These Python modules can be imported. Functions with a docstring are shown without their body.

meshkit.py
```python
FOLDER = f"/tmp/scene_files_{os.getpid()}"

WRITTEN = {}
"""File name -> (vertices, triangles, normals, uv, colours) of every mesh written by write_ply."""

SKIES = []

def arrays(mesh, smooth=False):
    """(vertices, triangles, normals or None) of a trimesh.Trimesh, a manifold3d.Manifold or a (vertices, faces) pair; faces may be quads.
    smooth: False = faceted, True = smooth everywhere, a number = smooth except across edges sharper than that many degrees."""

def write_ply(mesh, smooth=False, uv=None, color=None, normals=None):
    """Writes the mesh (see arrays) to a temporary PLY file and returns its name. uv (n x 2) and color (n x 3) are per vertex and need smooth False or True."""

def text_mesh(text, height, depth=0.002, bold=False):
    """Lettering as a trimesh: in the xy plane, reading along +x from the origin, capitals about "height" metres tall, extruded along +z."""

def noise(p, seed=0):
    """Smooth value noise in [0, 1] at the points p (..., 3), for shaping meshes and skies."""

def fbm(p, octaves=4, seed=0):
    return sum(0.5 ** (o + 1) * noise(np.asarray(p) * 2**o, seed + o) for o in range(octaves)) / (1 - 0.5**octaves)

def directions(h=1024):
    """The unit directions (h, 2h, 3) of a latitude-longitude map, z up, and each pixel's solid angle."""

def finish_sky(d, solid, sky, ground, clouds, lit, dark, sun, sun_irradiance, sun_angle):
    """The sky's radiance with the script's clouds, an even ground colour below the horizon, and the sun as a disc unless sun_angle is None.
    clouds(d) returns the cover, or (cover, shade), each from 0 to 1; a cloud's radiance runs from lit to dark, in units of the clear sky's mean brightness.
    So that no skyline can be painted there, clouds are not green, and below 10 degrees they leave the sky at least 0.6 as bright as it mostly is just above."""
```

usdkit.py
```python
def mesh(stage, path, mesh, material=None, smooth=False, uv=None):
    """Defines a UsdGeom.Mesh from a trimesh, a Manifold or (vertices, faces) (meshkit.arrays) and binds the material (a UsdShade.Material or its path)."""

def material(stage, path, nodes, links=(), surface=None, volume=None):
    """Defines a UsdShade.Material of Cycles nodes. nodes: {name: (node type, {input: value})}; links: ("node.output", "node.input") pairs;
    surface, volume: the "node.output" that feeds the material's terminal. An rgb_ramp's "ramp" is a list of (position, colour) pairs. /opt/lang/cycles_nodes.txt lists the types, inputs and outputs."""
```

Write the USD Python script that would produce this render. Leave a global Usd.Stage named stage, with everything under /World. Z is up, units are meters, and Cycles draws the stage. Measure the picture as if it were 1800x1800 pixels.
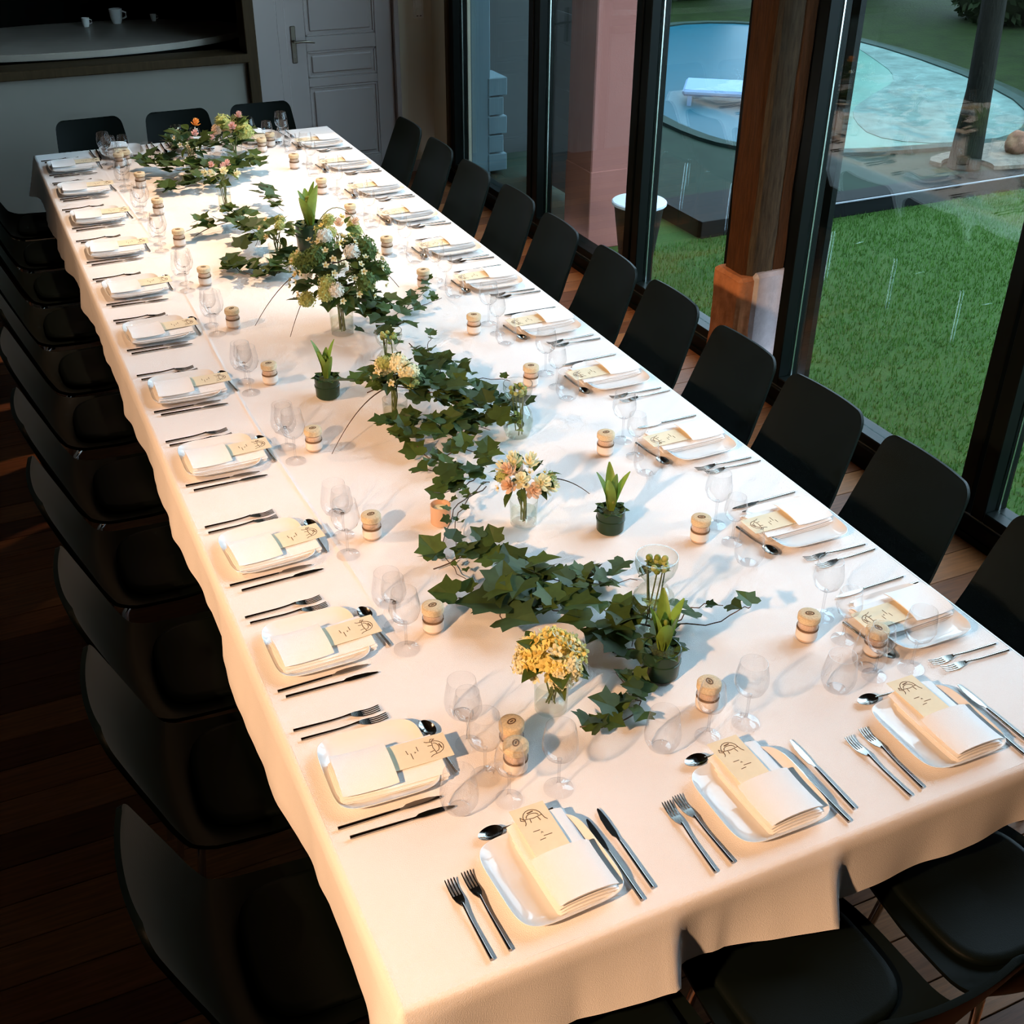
import math, random
import numpy as np
import trimesh
import meshkit, usdkit
from shapely.geometry import Polygon, Point
from shapely.ops import unary_union
from pxr import Usd, UsdGeom, UsdLux, UsdShade, Gf, Sdf

stage = Usd.Stage.CreateInMemory()
UsdGeom.SetStageUpAxis(stage, UsdGeom.Tokens.z)
UsdGeom.SetStageMetersPerUnit(stage, 1.0)
world = UsdGeom.Xform.Define(stage, '/World')
stage.SetDefaultPrim(world.GetPrim())
UsdGeom.Scope.Define(stage, '/World/Looks')
rng = random.Random(7)
PI = math.pi

# ------------------------------------------------------------------ camera, sky, lamps, exposure
EXPOSURE = 0.14
cam = UsdGeom.Camera.Define(stage, '/World/Camera')
cam.CreateFocalLengthAttr(41.045)
cam.CreateHorizontalApertureAttr(36.0)
cam.CreateVerticalApertureAttr(36.0)
cam.CreateClippingRangeAttr(Gf.Vec2f(0.05, 200))
cam.CreateExposureAttr(EXPOSURE)
R_, U_, B_ = (0.90719, -0.42066, 0.00711), (0.21679, 0.48189, 0.84899), (-0.36056, -0.76865, 0.52836)
EYE = (-1.2973, -1.2765, 2.6522)
cam.AddTransformOp().Set(Gf.Matrix4d(*R_, 0, *U_, 0, *B_, 0, *EYE, 1))

SKY = 2.6            # sky radiance
dome = UsdLux.DomeLight.Define(stage, '/World/Sky')
dome.CreateColorAttr(Gf.Vec3f(0.66, 0.78, 1.0))
dome.CreateIntensityAttr(SKY)

def spot(name, loc, target, power, cone, soft, color, radius=0.08):
    l = UsdLux.SphereLight.Define(stage, '/World/' + name)
    l.CreateRadiusAttr(radius)
    l.CreateIntensityAttr(power)
    l.CreateColorAttr(Gf.Vec3f(*color))
    sh = UsdLux.ShapingAPI.Apply(l.GetPrim())
    sh.CreateShapingConeAngleAttr(cone)
    sh.CreateShapingConeSoftnessAttr(soft)
    m = Gf.Matrix4d(); m.SetLookAt(Gf.Vec3d(*loc), Gf.Vec3d(*target), Gf.Vec3d(0, 0, 1))
    l.AddTransformOp().Set(m.GetInverse())
    return l

WARM = (1.0, 0.58, 0.32)
WARM2 = (1.0, 0.66, 0.42)
LAMPS = [('lamp_light', (-3.30, -0.95, 3.0), (-0.55, 0.65, 0.75), 3500.0, 27, 0.8, WARM),
         ('lamp_light_001', (0.15, 4.95, 3.7), (0.42, 4.65, 0.75), 1800.0, 38, 0.95, WARM2),
         ('lamp_light_002', (-3.30, 2.50, 3.0), (-0.25, 3.0, 0.75), 1350.0, 38, 0.9, WARM)]
for a in LAMPS:
    spot(*a)

# ------------------------------------------------------------------ materials
LK = '/World/Looks/'
M = {}

def mat(name, color, rough=0.5, metallic=0.0, spec=0.5, var=0.0, scale=20.0, bump=0.0, bscale=60.0, stretch=(1, 1, 1), extra=None, coord='object', trans=0.0):
    """principled material, its colour varied by object-space noise."""
    n = {'p': ('principled_bsdf', {'base_color': color, 'roughness': rough, 'metallic': metallic, 'specular_ior_level': spec})}
    l = []
    if var or bump:
        n['tc'] = ('texture_coordinate', {})
        n['mp'] = ('mapping', {'scale': stretch})
        l.append(('tc.%s' % coord, 'mp.vector'))
    if var:
        c = np.array(color)
        n['nz'] = ('noise_texture', {'scale': scale, 'detail': 5.0, 'roughness': 0.6})
        n['rp'] = ('rgb_ramp', {'ramp': [(0.25, tuple(c * (1 - var))), (0.75, tuple(np.clip(c * (1 + var), 0, 1)))]})
        l += [('mp.vector', 'nz.vector'), ('nz.fac', 'rp.fac'), ('rp.color', 'p.base_color')]
    if bump:
        n['nb'] = ('noise_texture', {'scale': bscale, 'detail': 4.0})
        n['bp'] = ('bump', {'strength': bump, 'distance': 0.01})
        l += [('mp.vector', 'nb.vector'), ('nb.fac', 'bp.height'), ('bp.normal', 'p.normal')]
    surf = 'p.BSDF'
    if trans:
        n['tl'] = ('translucent_bsdf', {'color': tuple(np.clip(np.array(color) * 1.6, 0, 1))})
        n['mx'] = ('mix_closure', {'fac': trans})
        l += [('p.BSDF', 'mx.closure1'), ('tl.BSDF', 'mx.closure2')]
        surf = 'mx.closure'
    M[name] = usdkit.material(stage, LK + name, n, l, surface=surf)
    return M[name]

def thin_glass(name, tint, edge, ior=1.5, rough=0.0, gain=1.0):
    """thin clear glass: sharp reflection by fresnel, the rest passes, darker where seen edge-on (longer way through the wall)."""
    n = {'t': ('transparent_bsdf', {}), 'g': ('glossy_bsdf', {'color': (1, 1, 1), 'roughness': rough}),
         'ge': ('geometry', {}), 'io': ('mix_float', {'a': ior, 'b': 1.0 / ior}),
         'f': ('fresnel', {}), 'lw': ('layer_weight', {'blend': 0.35}),
         'c': ('mix', {'color1': tint, 'color2': edge}), 'm': ('mix_closure', {})}
    M[name] = usdkit.material(stage, LK + name, n, [('ge.backfacing', 'io.fac'), ('io.result', 'f.IOR'), ('lw.facing', 'c.fac'), ('c.color', 't.color'), ('f.fac', 'm.fac'), ('t.BSDF', 'm.closure1'), ('g.BSDF', 'm.closure2')], surface='m.closure')

mat('cloth_white', (0.83, 0.80, 0.78), 0.85, spec=0.2, var=0.02, scale=6, bump=0.25, bscale=420)
mat('napkin_white', (0.87, 0.86, 0.85), 0.85, spec=0.2, bump=0.2, bscale=500)
mat('porcelain', (0.80, 0.80, 0.79), 0.08, spec=0.5)
mat('steel', (0.32, 0.29, 0.26), 0.16, metallic=1.0)
mat('chrome', (0.75, 0.75, 0.76), 0.06, metallic=1.0)
mat('card_cream', (0.80, 0.70, 0.50), 0.8, spec=0.2, var=0.04, scale=40)
mat('ink_brown', (0.16, 0.10, 0.06), 0.8, spec=0.1)
mat('chair_shell', (0.0026, 0.0044, 0.0032), 0.5, spec=0.07, bump=0.05, bscale=300)
mat('chair_under', (0.004, 0.004, 0.004), 0.5, spec=0.2)
mat('cork', (0.64, 0.52, 0.34), 0.8, spec=0.2, var=0.2, scale=220)
mat('spice_fill', (0.62, 0.46, 0.34), 0.8, spec=0.2, var=0.25, scale=300)
mat('label_paper', (0.74, 0.68, 0.62), 0.8, spec=0.1)
mat('table_wood', (0.22, 0.13, 0.07), 0.5, var=0.2, scale=8)
for i, c in enumerate([(0.13, 0.045, 0.015), (0.18, 0.062, 0.020), (0.105, 0.034, 0.012), (0.21, 0.078, 0.026)]):
    mat('floor_wood_%d' % i, c, 0.45, spec=0.12, var=0.35, scale=9, stretch=(0.6, 9, 9), bump=0.05, bscale=30)
mat('floor_gap', (0.01, 0.006, 0.004), 0.8)
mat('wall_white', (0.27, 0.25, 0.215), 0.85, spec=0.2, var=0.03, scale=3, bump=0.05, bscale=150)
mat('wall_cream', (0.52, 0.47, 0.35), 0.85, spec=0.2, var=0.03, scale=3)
mat('wall_dark', (0.06, 0.042, 0.03), 0.8, spec=0.2, var=0.1, scale=2)
mat('door_white', (0.34, 0.30, 0.285), 0.45, spec=0.4)
mat('trim_wood', (0.045, 0.028, 0.012), 0.6, spec=0.15, var=0.3, scale=6, stretch=(6, 6, 1))
mat('handle_metal', (0.18, 0.16, 0.13), 0.3, metallic=1.0)
mat('switch_plastic', (0.6, 0.58, 0.5), 0.4)
mat('switch_print', (0.12, 0.10, 0.08), 0.5)
mat('stone_counter', (0.34, 0.30, 0.25), 0.35, var=0.12, scale=5)
mat('kitchen_dark', (0.03, 0.032, 0.028), 0.5, spec=0.06)
mat('kitchen_brown', (0.07, 0.055, 0.035), 0.5, var=0.2, scale=5, stretch=(1, 1, 6))
mat('cup_white', (0.75, 0.74, 0.7), 0.2)
mat('frame_black', (0.002, 0.0035, 0.0028), 0.4, spec=0.1)
mat('frame_trim', (0.55, 0.60, 0.58), 0.25, metallic=1.0)
mat('post_brown', (0.062, 0.024, 0.006), 0.8, spec=0.2, var=0.45, scale=10, stretch=(7, 7, 0.7), bump=0.5, bscale=18)
mat('post_grey', (0.070, 0.057, 0.034), 0.85, spec=0.15, var=0.5, scale=14, stretch=(6, 6, 0.6), bump=0.6, bscale=22)
mat('post_plaster', (0.52, 0.50, 0.49), 0.9, spec=0.1, var=0.15, scale=18, bump=0.6, bscale=25)
mat('post_stone', (0.42, 0.17, 0.07), 0.9, spec=0.1, var=0.3, scale=14, bump=0.8, bscale=20)
mat('lawn_soil', (0.022, 0.050, 0.009), 0.95, spec=0.1, var=0.35, scale=60, bump=0.5, bscale=150)
mat('grass_blade', (0.033, 0.086, 0.012), 0.7, spec=0.2, var=0.4, scale=9, trans=0.2)
mat('deck_dark', (0.009, 0.018, 0.012), 0.8, spec=0.05, var=0.25, scale=3)
mat('deck_edge', (0.003, 0.004, 0.004), 0.7, spec=0.05)
mat('deck_trim', (0.14, 0.15, 0.17), 0.4)
mat('pool_blue', (0.003, 0.042, 0.062), 0.45, spec=0.06, var=0.12, scale=0.8, bump=0.15, bscale=6)
mat('pool_shallow', (0.024, 0.086, 0.064), 0.45, spec=0.06, var=0.2, scale=2.0, bump=0.2, bscale=6)
mat('pool_beach', (0.058, 0.098, 0.088), 0.8, spec=0.05, var=0.4, scale=5, bump=0.5, bscale=14)
mat('coping', (0.012, 0.024, 0.02), 0.8, spec=0.06, var=0.15, scale=6)
mat('gravel', (0.085, 0.075, 0.06), 0.9, spec=0.06, var=0.4, scale=18, bump=0.8, bscale=40)
mat('rock_red', (0.12, 0.06, 0.04), 0.9, spec=0.06, var=0.4, scale=12, bump=0.8, bscale=16)
mat('rock_grey', (0.13, 0.13, 0.12), 0.9, spec=0.06, var=0.4, scale=12, bump=0.8, bscale=16)
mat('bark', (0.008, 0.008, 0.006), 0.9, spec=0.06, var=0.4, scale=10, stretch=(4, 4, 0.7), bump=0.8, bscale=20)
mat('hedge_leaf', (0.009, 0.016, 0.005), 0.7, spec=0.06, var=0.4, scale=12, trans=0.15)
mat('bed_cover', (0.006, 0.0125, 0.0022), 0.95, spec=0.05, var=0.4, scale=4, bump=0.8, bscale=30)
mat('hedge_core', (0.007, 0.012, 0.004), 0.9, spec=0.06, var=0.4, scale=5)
mat('pink_render', (0.22, 0.085, 0.07), 0.9, spec=0.1, var=0.06, scale=3, bump=0.1, bscale=80)
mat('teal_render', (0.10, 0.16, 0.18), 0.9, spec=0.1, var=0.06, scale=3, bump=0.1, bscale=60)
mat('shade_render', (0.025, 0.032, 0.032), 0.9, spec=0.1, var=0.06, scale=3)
mat('shutter_grey', (0.06, 0.07, 0.075), 0.6, spec=0.06)
mat('stool_white', (0.40, 0.43, 0.50), 0.4, spec=0.06)
mat('stool_dark', (0.005, 0.0065, 0.006), 0.6, spec=0.06)
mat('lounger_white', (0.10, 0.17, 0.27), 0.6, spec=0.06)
mat('lamp_black', (0.02, 0.02, 0.02), 0.4)
for i, c in enumerate([(0.042, 0.074, 0.016), (0.058, 0.100, 0.022), (0.032, 0.056, 0.015), (0.085, 0.115, 0.022), (0.046, 0.080, 0.030)]):
    mat('leaf_%d' % i, c, 0.45, spec=0.2, var=0.25, scale=35, trans=0.18)
mat('leaf_spear', (0.16, 0.25, 0.035), 0.4, spec=0.4, var=0.3, scale=25, trans=0.25)
mat('leaf_lime', (0.24, 0.30, 0.06), 0.5, spec=0.3, var=0.3, scale=30, trans=0.25)
mat('vine_stem', (0.09, 0.055, 0.035), 0.7)
mat('stem_green', (0.11, 0.15, 0.05), 0.6)
mat('petal_yellow', (0.82, 0.66, 0.22), 0.6, spec=0.3, var=0.1, scale=60, trans=0.2)
mat('petal_eye', (0.50, 0.36, 0.08), 0.8)
mat('petal_cream', (0.78, 0.72, 0.46), 0.6, spec=0.3, var=0.12, scale=60, trans=0.2)
mat('petal_white', (0.78, 0.77, 0.68), 0.6, spec=0.3, var=0.06, scale=60, trans=0.2)
mat('petal_peach', (0.78, 0.55, 0.40), 0.6, spec=0.3, var=0.1, scale=50, trans=0.2)
mat('petal_lime', (0.42, 0.46, 0.16), 0.6, spec=0.3, var=0.15, scale=60, trans=0.2)
mat('petal_orange', (0.75, 0.30, 0.06), 0.6, var=0.1, scale=60, trans=0.2)
mat('petal_pink', (0.66, 0.40, 0.36), 0.6, var=0.1, scale=60, trans=0.2)
mat('pot_green', (0.016, 0.040, 0.020), 0.15, spec=0.25)
mat('petal_green', (0.10, 0.16, 0.045), 0.6, spec=0.2, var=0.3, scale=60, trans=0.2)
mat('moss', (0.035, 0.06, 0.02), 0.95, var=0.5, scale=120, bump=1.0, bscale=150)
mat('candle_peach', (0.72, 0.48, 0.33), 0.4, spec=0.4, trans=0.3)
thin_glass('glass_clear', (0.996, 0.996, 0.994), (0.80, 0.80, 0.81))
thin_glass('glass_foot', (0.992, 0.992, 0.992), (0.74, 0.74, 0.76))
thin_glass('glass_vase', (0.985, 0.99, 0.975), (0.66, 0.70, 0.64))
thin_glass('water', (0.965, 0.975, 0.94), (0.86, 0.88, 0.80), ior=1.2)
thin_glass('pane', (0.88, 0.97, 0.955), (0.80, 0.93, 0.91))

# ------------------------------------------------------------------ scene helpers
used = {}
def numbered(path):
    k = used.get(path, -1) + 1
    used[path] = k
    return path if k == 0 else '%s_%03d' % (path, k)

def keys(prim, label=None, cat=None, group=None, kind=None):
    for k, v in (('label', label), ('category', cat), ('group', group), ('kind', kind)):
        if v:
            prim.SetCustomDataByKey(k, v)
    return prim

def thing(name, label=None, cat=None, loc=(0, 0, 0), rotz=0.0, group=None, kind=None):
    x = UsdGeom.Xform.Define(stage, numbered('/World/' + name))
    x.AddTranslateOp().Set(Gf.Vec3d(*map(float, loc)))
    x.AddRotateZOp().Set(float(math.degrees(rotz)))
    keys(x.GetPrim(), label, cat, group, kind)
    return x.GetPrim()

def part(name, mesh, m, parent, smooth=False, label=None, kind=None):
    p = parent.GetPath() if hasattr(parent, 'GetPath') else parent
    g = usdkit.mesh(stage, numbered('%s/%s' % (p, name)), mesh, M[m], smooth=smooth)
    return keys(g.GetPrim(), label=label, kind=kind)

def top(name, mesh, m, label=None, cat=None, group=None, kind=None, smooth=False):
    g = usdkit.mesh(stage, numbered('/World/' + name), mesh, M[m], smooth=smooth)
    return keys(g.GetPrim(), label, cat, group, kind)

def dup(root, loc, rotz, label=None, group=None):
    was = root.GetCustomData()
    base = str(root.GetPath()).split('/')[-1]
    x = UsdGeom.Xform.Define(stage, numbered('/World/' + base))
    pr = x.GetPrim()
    pr.GetReferences().AddInternalReference(root.GetPath())
    pr.SetInstanceable(True)
    x.ClearXformOpOrder()
    x.AddTranslateOp().Set(Gf.Vec3d(*map(float, loc)))
    x.AddRotateZOp().Set(float(math.degrees(rotz)))
    keys(pr, label or was.get('label'), was.get('category'), group or was.get('group'))
    return pr

class Kind:
    """the first call makes the thing, later calls copy it."""
    def __init__(self, make): self.make, self.proto = make, None
    def __call__(self, loc, rotz, label, group):
        if self.proto is None:
            self.proto = self.make(loc, rotz, label, group)
            return self.proto
        return dup(self.proto, loc, rotz, label, group)

# ------------------------------------------------------------------ mesh helpers
def cat_(ms):
    return trimesh.util.concatenate([m for m in ms])

def box(x0, x1, y0, y1, z0, z1, ch=0.0):
    if not ch:
        b = trimesh.creation.box((x1 - x0, y1 - y0, z1 - z0))
        b.apply_translation(((x0 + x1) / 2, (y0 + y1) / 2, (z0 + z1) / 2))
        return b
    c = min(ch, (x1 - x0) / 2.1, (y1 - y0) / 2.1, (z1 - z0) / 2.1)
    pts = []
    for x, sx in ((x0, 1), (x1, -1)):
        for y, sy in ((y0, 1), (y1, -1)):
            for z, sz in ((z0, 1), (z1, -1)):
                pts += [(x + sx * c, y + sy * c, z), (x + sx * c, y, z + sz * c), (x, y + sy * c, z + sz * c)]
    return trimesh.convex.convex_hull(np.array(pts))

def lathe(prof, n=28, caps=False):
    prof = np.array(prof, float)
    a = np.linspace(0, 2 * PI, n, endpoint=False)
    v = np.stack([np.outer(prof[:, 0], np.cos(a)), np.outer(prof[:, 0], np.sin(a)), np.repeat(prof[:, 1:2], n, 1)], -1).reshape(-1, 3)
    f = []
    for i in range(len(prof) - 1):
        for j in range(n):
            k = (j + 1) % n
            f.append((i * n + j, i * n + k, (i + 1) * n + k)); f.append((i * n + j, (i + 1) * n + k, (i + 1) * n + j))
    m = trimesh.Trimesh(v, np.array(f), process=False)
    m.merge_vertices()
    m.update_faces(m.nondegenerate_faces())
    return m

def tube(pts, r, n=6):
    pts = np.array(pts, float)
    rr = np.broadcast_to(np.asarray(r, float), (len(pts),))
    d = np.gradient(pts, axis=0)
    d /= np.maximum(np.linalg.norm(d, axis=1, keepdims=True), 1e-9)
    up = np.array([0, 0, 1.0]) if abs(d[:, 2]).mean() < 0.9 else np.array([1.0, 0, 0])
    v, f = [], []
    for p, t, q in zip(pts, d, rr):
        s = np.cross(t, up); s /= max(np.linalg.norm(s), 1e-9)
        w = np.cross(s, t)
        for k in range(n):
            a = 2 * PI * k / n
            v.append(p + q * (math.cos(a) * s + math.sin(a) * w))
    L = len(pts)
    for i in range(L - 1):
        for k in range(n):
            k2 = (k + 1) % n
            f += [(i * n + k, i * n + k2, (i + 1) * n + k2), (i * n + k, (i + 1) * n + k2, (i + 1) * n + k)]
    a, b = len(v), len(v) + 1
    v += [pts[0], pts[-1]]
    for k in range(n):
        k2 = (k + 1) % n
        f += [(a, k2, k), (b, (L - 1) * n + k, (L - 1) * n + k2)]
    return trimesh.Trimesh(np.array(v), np.array(f), process=False)

def arc(p0, p1, lift, n=10, side=(0, 0)):
    p0, p1 = np.array(p0, float), np.array(p1, float)
    t = np.linspace(0, 1, n)[:, None]
    c = (p0 + p1) / 2 + np.array([side[0], side[1], lift])
    return (1 - t) ** 2 * p0 + 2 * t * (1 - t) * c + t ** 2 * p1

def grid(P):
    """P (a, b, 3) points to a one-sided mesh."""
    a, b = P.shape[:2]
    i = np.arange(a * b).reshape(a, b)
    q = np.stack([i[:-1, :-1], i[1:, :-1], i[1:, 1:], i[:-1, 1:]], -1).reshape(-1, 4)
    f = np.vstack([q[:, [0, 1, 2]], q[:, [0, 2, 3]]])
    return trimesh.Trimesh(P.reshape(-1, 3), f, process=False)

def solid(P, Q):
    """a closed shell between the grids P (upper) and Q (lower) of the same shape."""
    a, b = P.shape[:2]
    A, Bm = grid(P), grid(Q)
    n = a * b
    i = np.arange(n).reshape(a, b)
    rim = np.concatenate([i[0, :], i[1:, -1], i[-1, ::-1][1:], i[::-1, 0][1:-1]])
    f = []
    for k in range(len(rim)):
        u, w = rim[k], rim[(k + 1) % len(rim)]
        f += [(u, w, w + n), (u, w + n, u + n)]
    m = trimesh.Trimesh(np.vstack([A.vertices, Bm.vertices]), np.vstack([A.faces, Bm.faces[:, ::-1] + n, np.array(f)]), process=False)
    m.fix_normals()
    return m

def extrude(poly, h, z=0.0):
    ms = []
    for g in getattr(poly, 'geoms', [poly]):
        m = trimesh.creation.extrude_polygon(g, h, engine='earcut')
        m.apply_translation((0, 0, z))
        ms.append(m)
    return cat_(ms)

def rot(axis, a):
    return trimesh.transformations.rotation_matrix(a, axis)[:3, :3]

# ------------------------------------------------------------------ the room
W2, L, TZ = 0.9176, 6.3436, 0.75
XW, YB = 2.22, 7.64

fl = thing('floor', 'dark red-brown wooden plank floor of the dining room', None, kind='structure')
part('floor_base', box(-4.2, 2.16, -3.2, YB, -0.06, -0.012), 'floor_gap', fl)
y, row = -3.2, 0
r = random.Random(3)
while y < YB - 0.01:
    y1 = min(y + 0.14, YB)
    cuts = [-4.2] + sorted({-2.2 + r.uniform(-1, .6), 0.1 + r.uniform(-.5, .5), 1.45 + r.uniform(-.35, .4)}) + [2.16]
    for a, b in zip(cuts[:-1], cuts[1:]):
        part('plank', box(a + .0012, b - .0012, y + .0015, y1 - .0015, -0.012, 0.0 + r.uniform(-.0008, 0), 0.0015), 'floor_wood_%d' % r.randrange(4), fl)
    y = y1
ceil = top('ceiling', box(-4.3, 2.9, -3.3, 11.0, 5.0, 5.15), 'wall_dark', 'dark ceiling above the long table', kind='structure')
wl = thing('wall_left', 'dark wall on the left with a long opening to the next room', None, kind='structure')
part('wall_base', box(-2.25, -2.12, -3.2, YB, 0, 1.74), 'wall_dark', wl)
part('wall_top', box(-2.25, -2.12, -3.2, YB, 3.3, 5.0), 'wall_dark', wl)
part('pier', box(-2.25, -2.12, 6.0, YB, 1.74, 3.3), 'wall_dark', wl)
top('wall_left_room', box(-4.35, -4.2, -3.2, 11.0, -.05, 5.0), 'wall_dark', 'dark wall of the next room on the left', kind='structure')
top('wall_near', box(-4.2, 2.3, -3.35, -3.2, -.05, 5.0), 'wall_dark', 'dark wall behind the near end', kind='structure')
wb = thing('wall_back', 'white back wall with a serving hatch on the left and a door', None, kind='structure')
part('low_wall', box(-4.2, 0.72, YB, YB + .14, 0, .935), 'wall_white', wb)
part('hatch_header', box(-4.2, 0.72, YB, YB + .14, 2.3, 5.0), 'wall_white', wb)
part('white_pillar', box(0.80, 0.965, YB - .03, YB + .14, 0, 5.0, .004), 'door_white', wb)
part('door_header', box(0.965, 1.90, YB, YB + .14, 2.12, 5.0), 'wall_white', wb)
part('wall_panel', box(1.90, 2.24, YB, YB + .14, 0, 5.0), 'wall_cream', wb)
top('trim_1', box(-4.2, 0.74, YB - .06, YB + .2, .935, .995, .006), 'trim_wood', 'dark wooden ledge along the serving hatch', kind='structure')
top('trim_2', box(0.72, 0.80, YB - .05, YB + .16, 0, 3.0, .005), 'trim_wood', 'brown wooden jamb between hatch and door', kind='structure')
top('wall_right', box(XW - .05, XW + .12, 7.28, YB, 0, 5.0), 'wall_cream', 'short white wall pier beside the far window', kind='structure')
top('trim_3', box(XW - .075, XW - .045, 7.26, 7.31, 0, 3.0), 'trim_wood', 'narrow brown wooden strip beside the far window frame', kind='structure')
top('baseboard_back', box(1.90, 2.16, YB - .015, YB, 0, .09, .004), 'door_white', 'white baseboard right of the door', kind='structure')
# the door
d = thing('door_1', 'white panelled door with a dark lever handle in the back wall', None, (0, 0, 0), kind='structure')
yf = YB + .02
part('frame', cat_([box(0.965, 1.03, YB - .02, YB + .14, 0, 2.12, .004), box(1.862, 1.90, YB - .02, YB + .14, 0, 2.12, .004), box(0.965, 1.90, YB - .02, YB + .14, 2.06, 2.12, .004)]), 'door_white', d)
part('leaf_core', box(1.036, 1.856, yf + .012, yf + .04, .006, 2.055), 'door_white', d)
for a, b in ((1.036, 1.18), (1.722, 1.856)):
    part('stile', box(a, b, yf, yf + .04, .006, 2.055, .003), 'door_white', d)
for a, b in ((.006, .16), (.712, .772), (.965, 1.066), (1.90, 2.055)):
    part('rail', box(1.18, 1.722, yf, yf + .04, a, b, .003), 'door_white', d)
for a, b in ((.16, .712), (.772, .965), (1.066, 1.90)):
    part('moulding', cat_([box(1.18, 1.722, yf + .004, yf + .014, a, a + .018, .004), box(1.18, 1.722, yf + .004, yf + .014, b - .018, b, .004),
                           box(1.18, 1.198, yf + .004, yf + .014, a, b, .004), box(1.704, 1.722, yf + .004, yf + .014, a, b, .004)]), 'door_white', d)
    part('door_panel', box(1.215, 1.687, yf + .002, yf + .02, a + .035, b - .035, .008), 'door_white', d)
h = part('handle', box(1.068, 1.108, yf - .008, yf + .004, .89, 1.15, .006), 'handle_metal', d, label='dark metal lever handle on a long plate')
part('lever', cat_([tube([(1.088, yf - .002, 1.045), (1.088, yf - .05, 1.045)], .010, 10), tube([(1.088, yf - .05, 1.045), (1.15, yf - .055, 1.046), (1.215, yf - .05, 1.038), (1.235, yf - .045, 1.032)], [.010, .009, .008, .006], 8)]), 'handle_metal', h, smooth=50)
part('keyhole', box(1.083, 1.093, yf - .0095, yf - .006, .93, .96), 'switch_print', h)
sw = thing('wall_switch', 'small double switch plate on the white wall right of the door', 'switch', (2.066, YB - .006, 1.225))
part('plate', box(-.04, .04, -.006, .006, -.075, .075, .003), 'switch_plastic', sw)
for z in (-.034, .034):
    part('rocker', box(-.025, .025, -.011, -.004, z - .027, z + .027, .003), 'switch_plastic', sw)
part('print', cat_([box(-.02, -.008, -.0125, -.0105, -.062, -.055), box(.006, .02, -.0125, -.0105, -.062, -.055)]), 'switch_print', sw)
# kitchen seen through the hatch
top('wall_kitchen', cat_([box(-4.2, 2.3, 10.7, 10.85, 0, 5.0), box(2.24, 2.31, YB + .14, 10.7, 0, 5.0)]), 'kitchen_dark', 'dark kitchen wall behind the hatch', kind='structure')
top('floor_kitchen', box(-4.2, 2.3, YB, 10.8, -.06, -.001), 'floor_wood_2', 'kitchen floor behind the hatch', kind='structure')
isl = thing('kitchen_island', 'oval pale stone counter on a dark base behind the hatch', 'counter', (-.35, 8.42, 0))
ang = np.linspace(0, 2 * PI, 72, endpoint=False)
ell = lambda s: Polygon(np.c_[1.27 * s * np.cos(ang), .62 * s * np.sin(ang)])
part('counter_top', cat_([extrude(ell(1), .034, 1.014), extrude(ell(.992), .006, 1.048), extrude(ell(.992), .006, 1.008)]), 'stone_counter', isl, smooth=40)
part('base_cabinet', extrude(ell(.72), 1.008, 0), 'kitchen_dark', isl, smooth=40)
kc = thing('kitchen_cabinet', 'dark brown tall cupboard at the back of the kitchen', 'cupboard', (-2.0, 10.4, 0))
part('body', box(-1.2, .55, -.28, .28, 0, 2.2, .01), 'kitchen_brown', kc)
for k in range(3):
    dd = part('door', box(-1.19 + k * .58, -.62 + k * .58, -.302, -.282, .08, 2.15, .006), 'kitchen_brown', kc)
    part('knob', trimesh.creation.icosphere(1, .016).apply_translation((-.68 + k * .58, -.315, 1.1)), 'handle_metal', dd)
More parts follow.
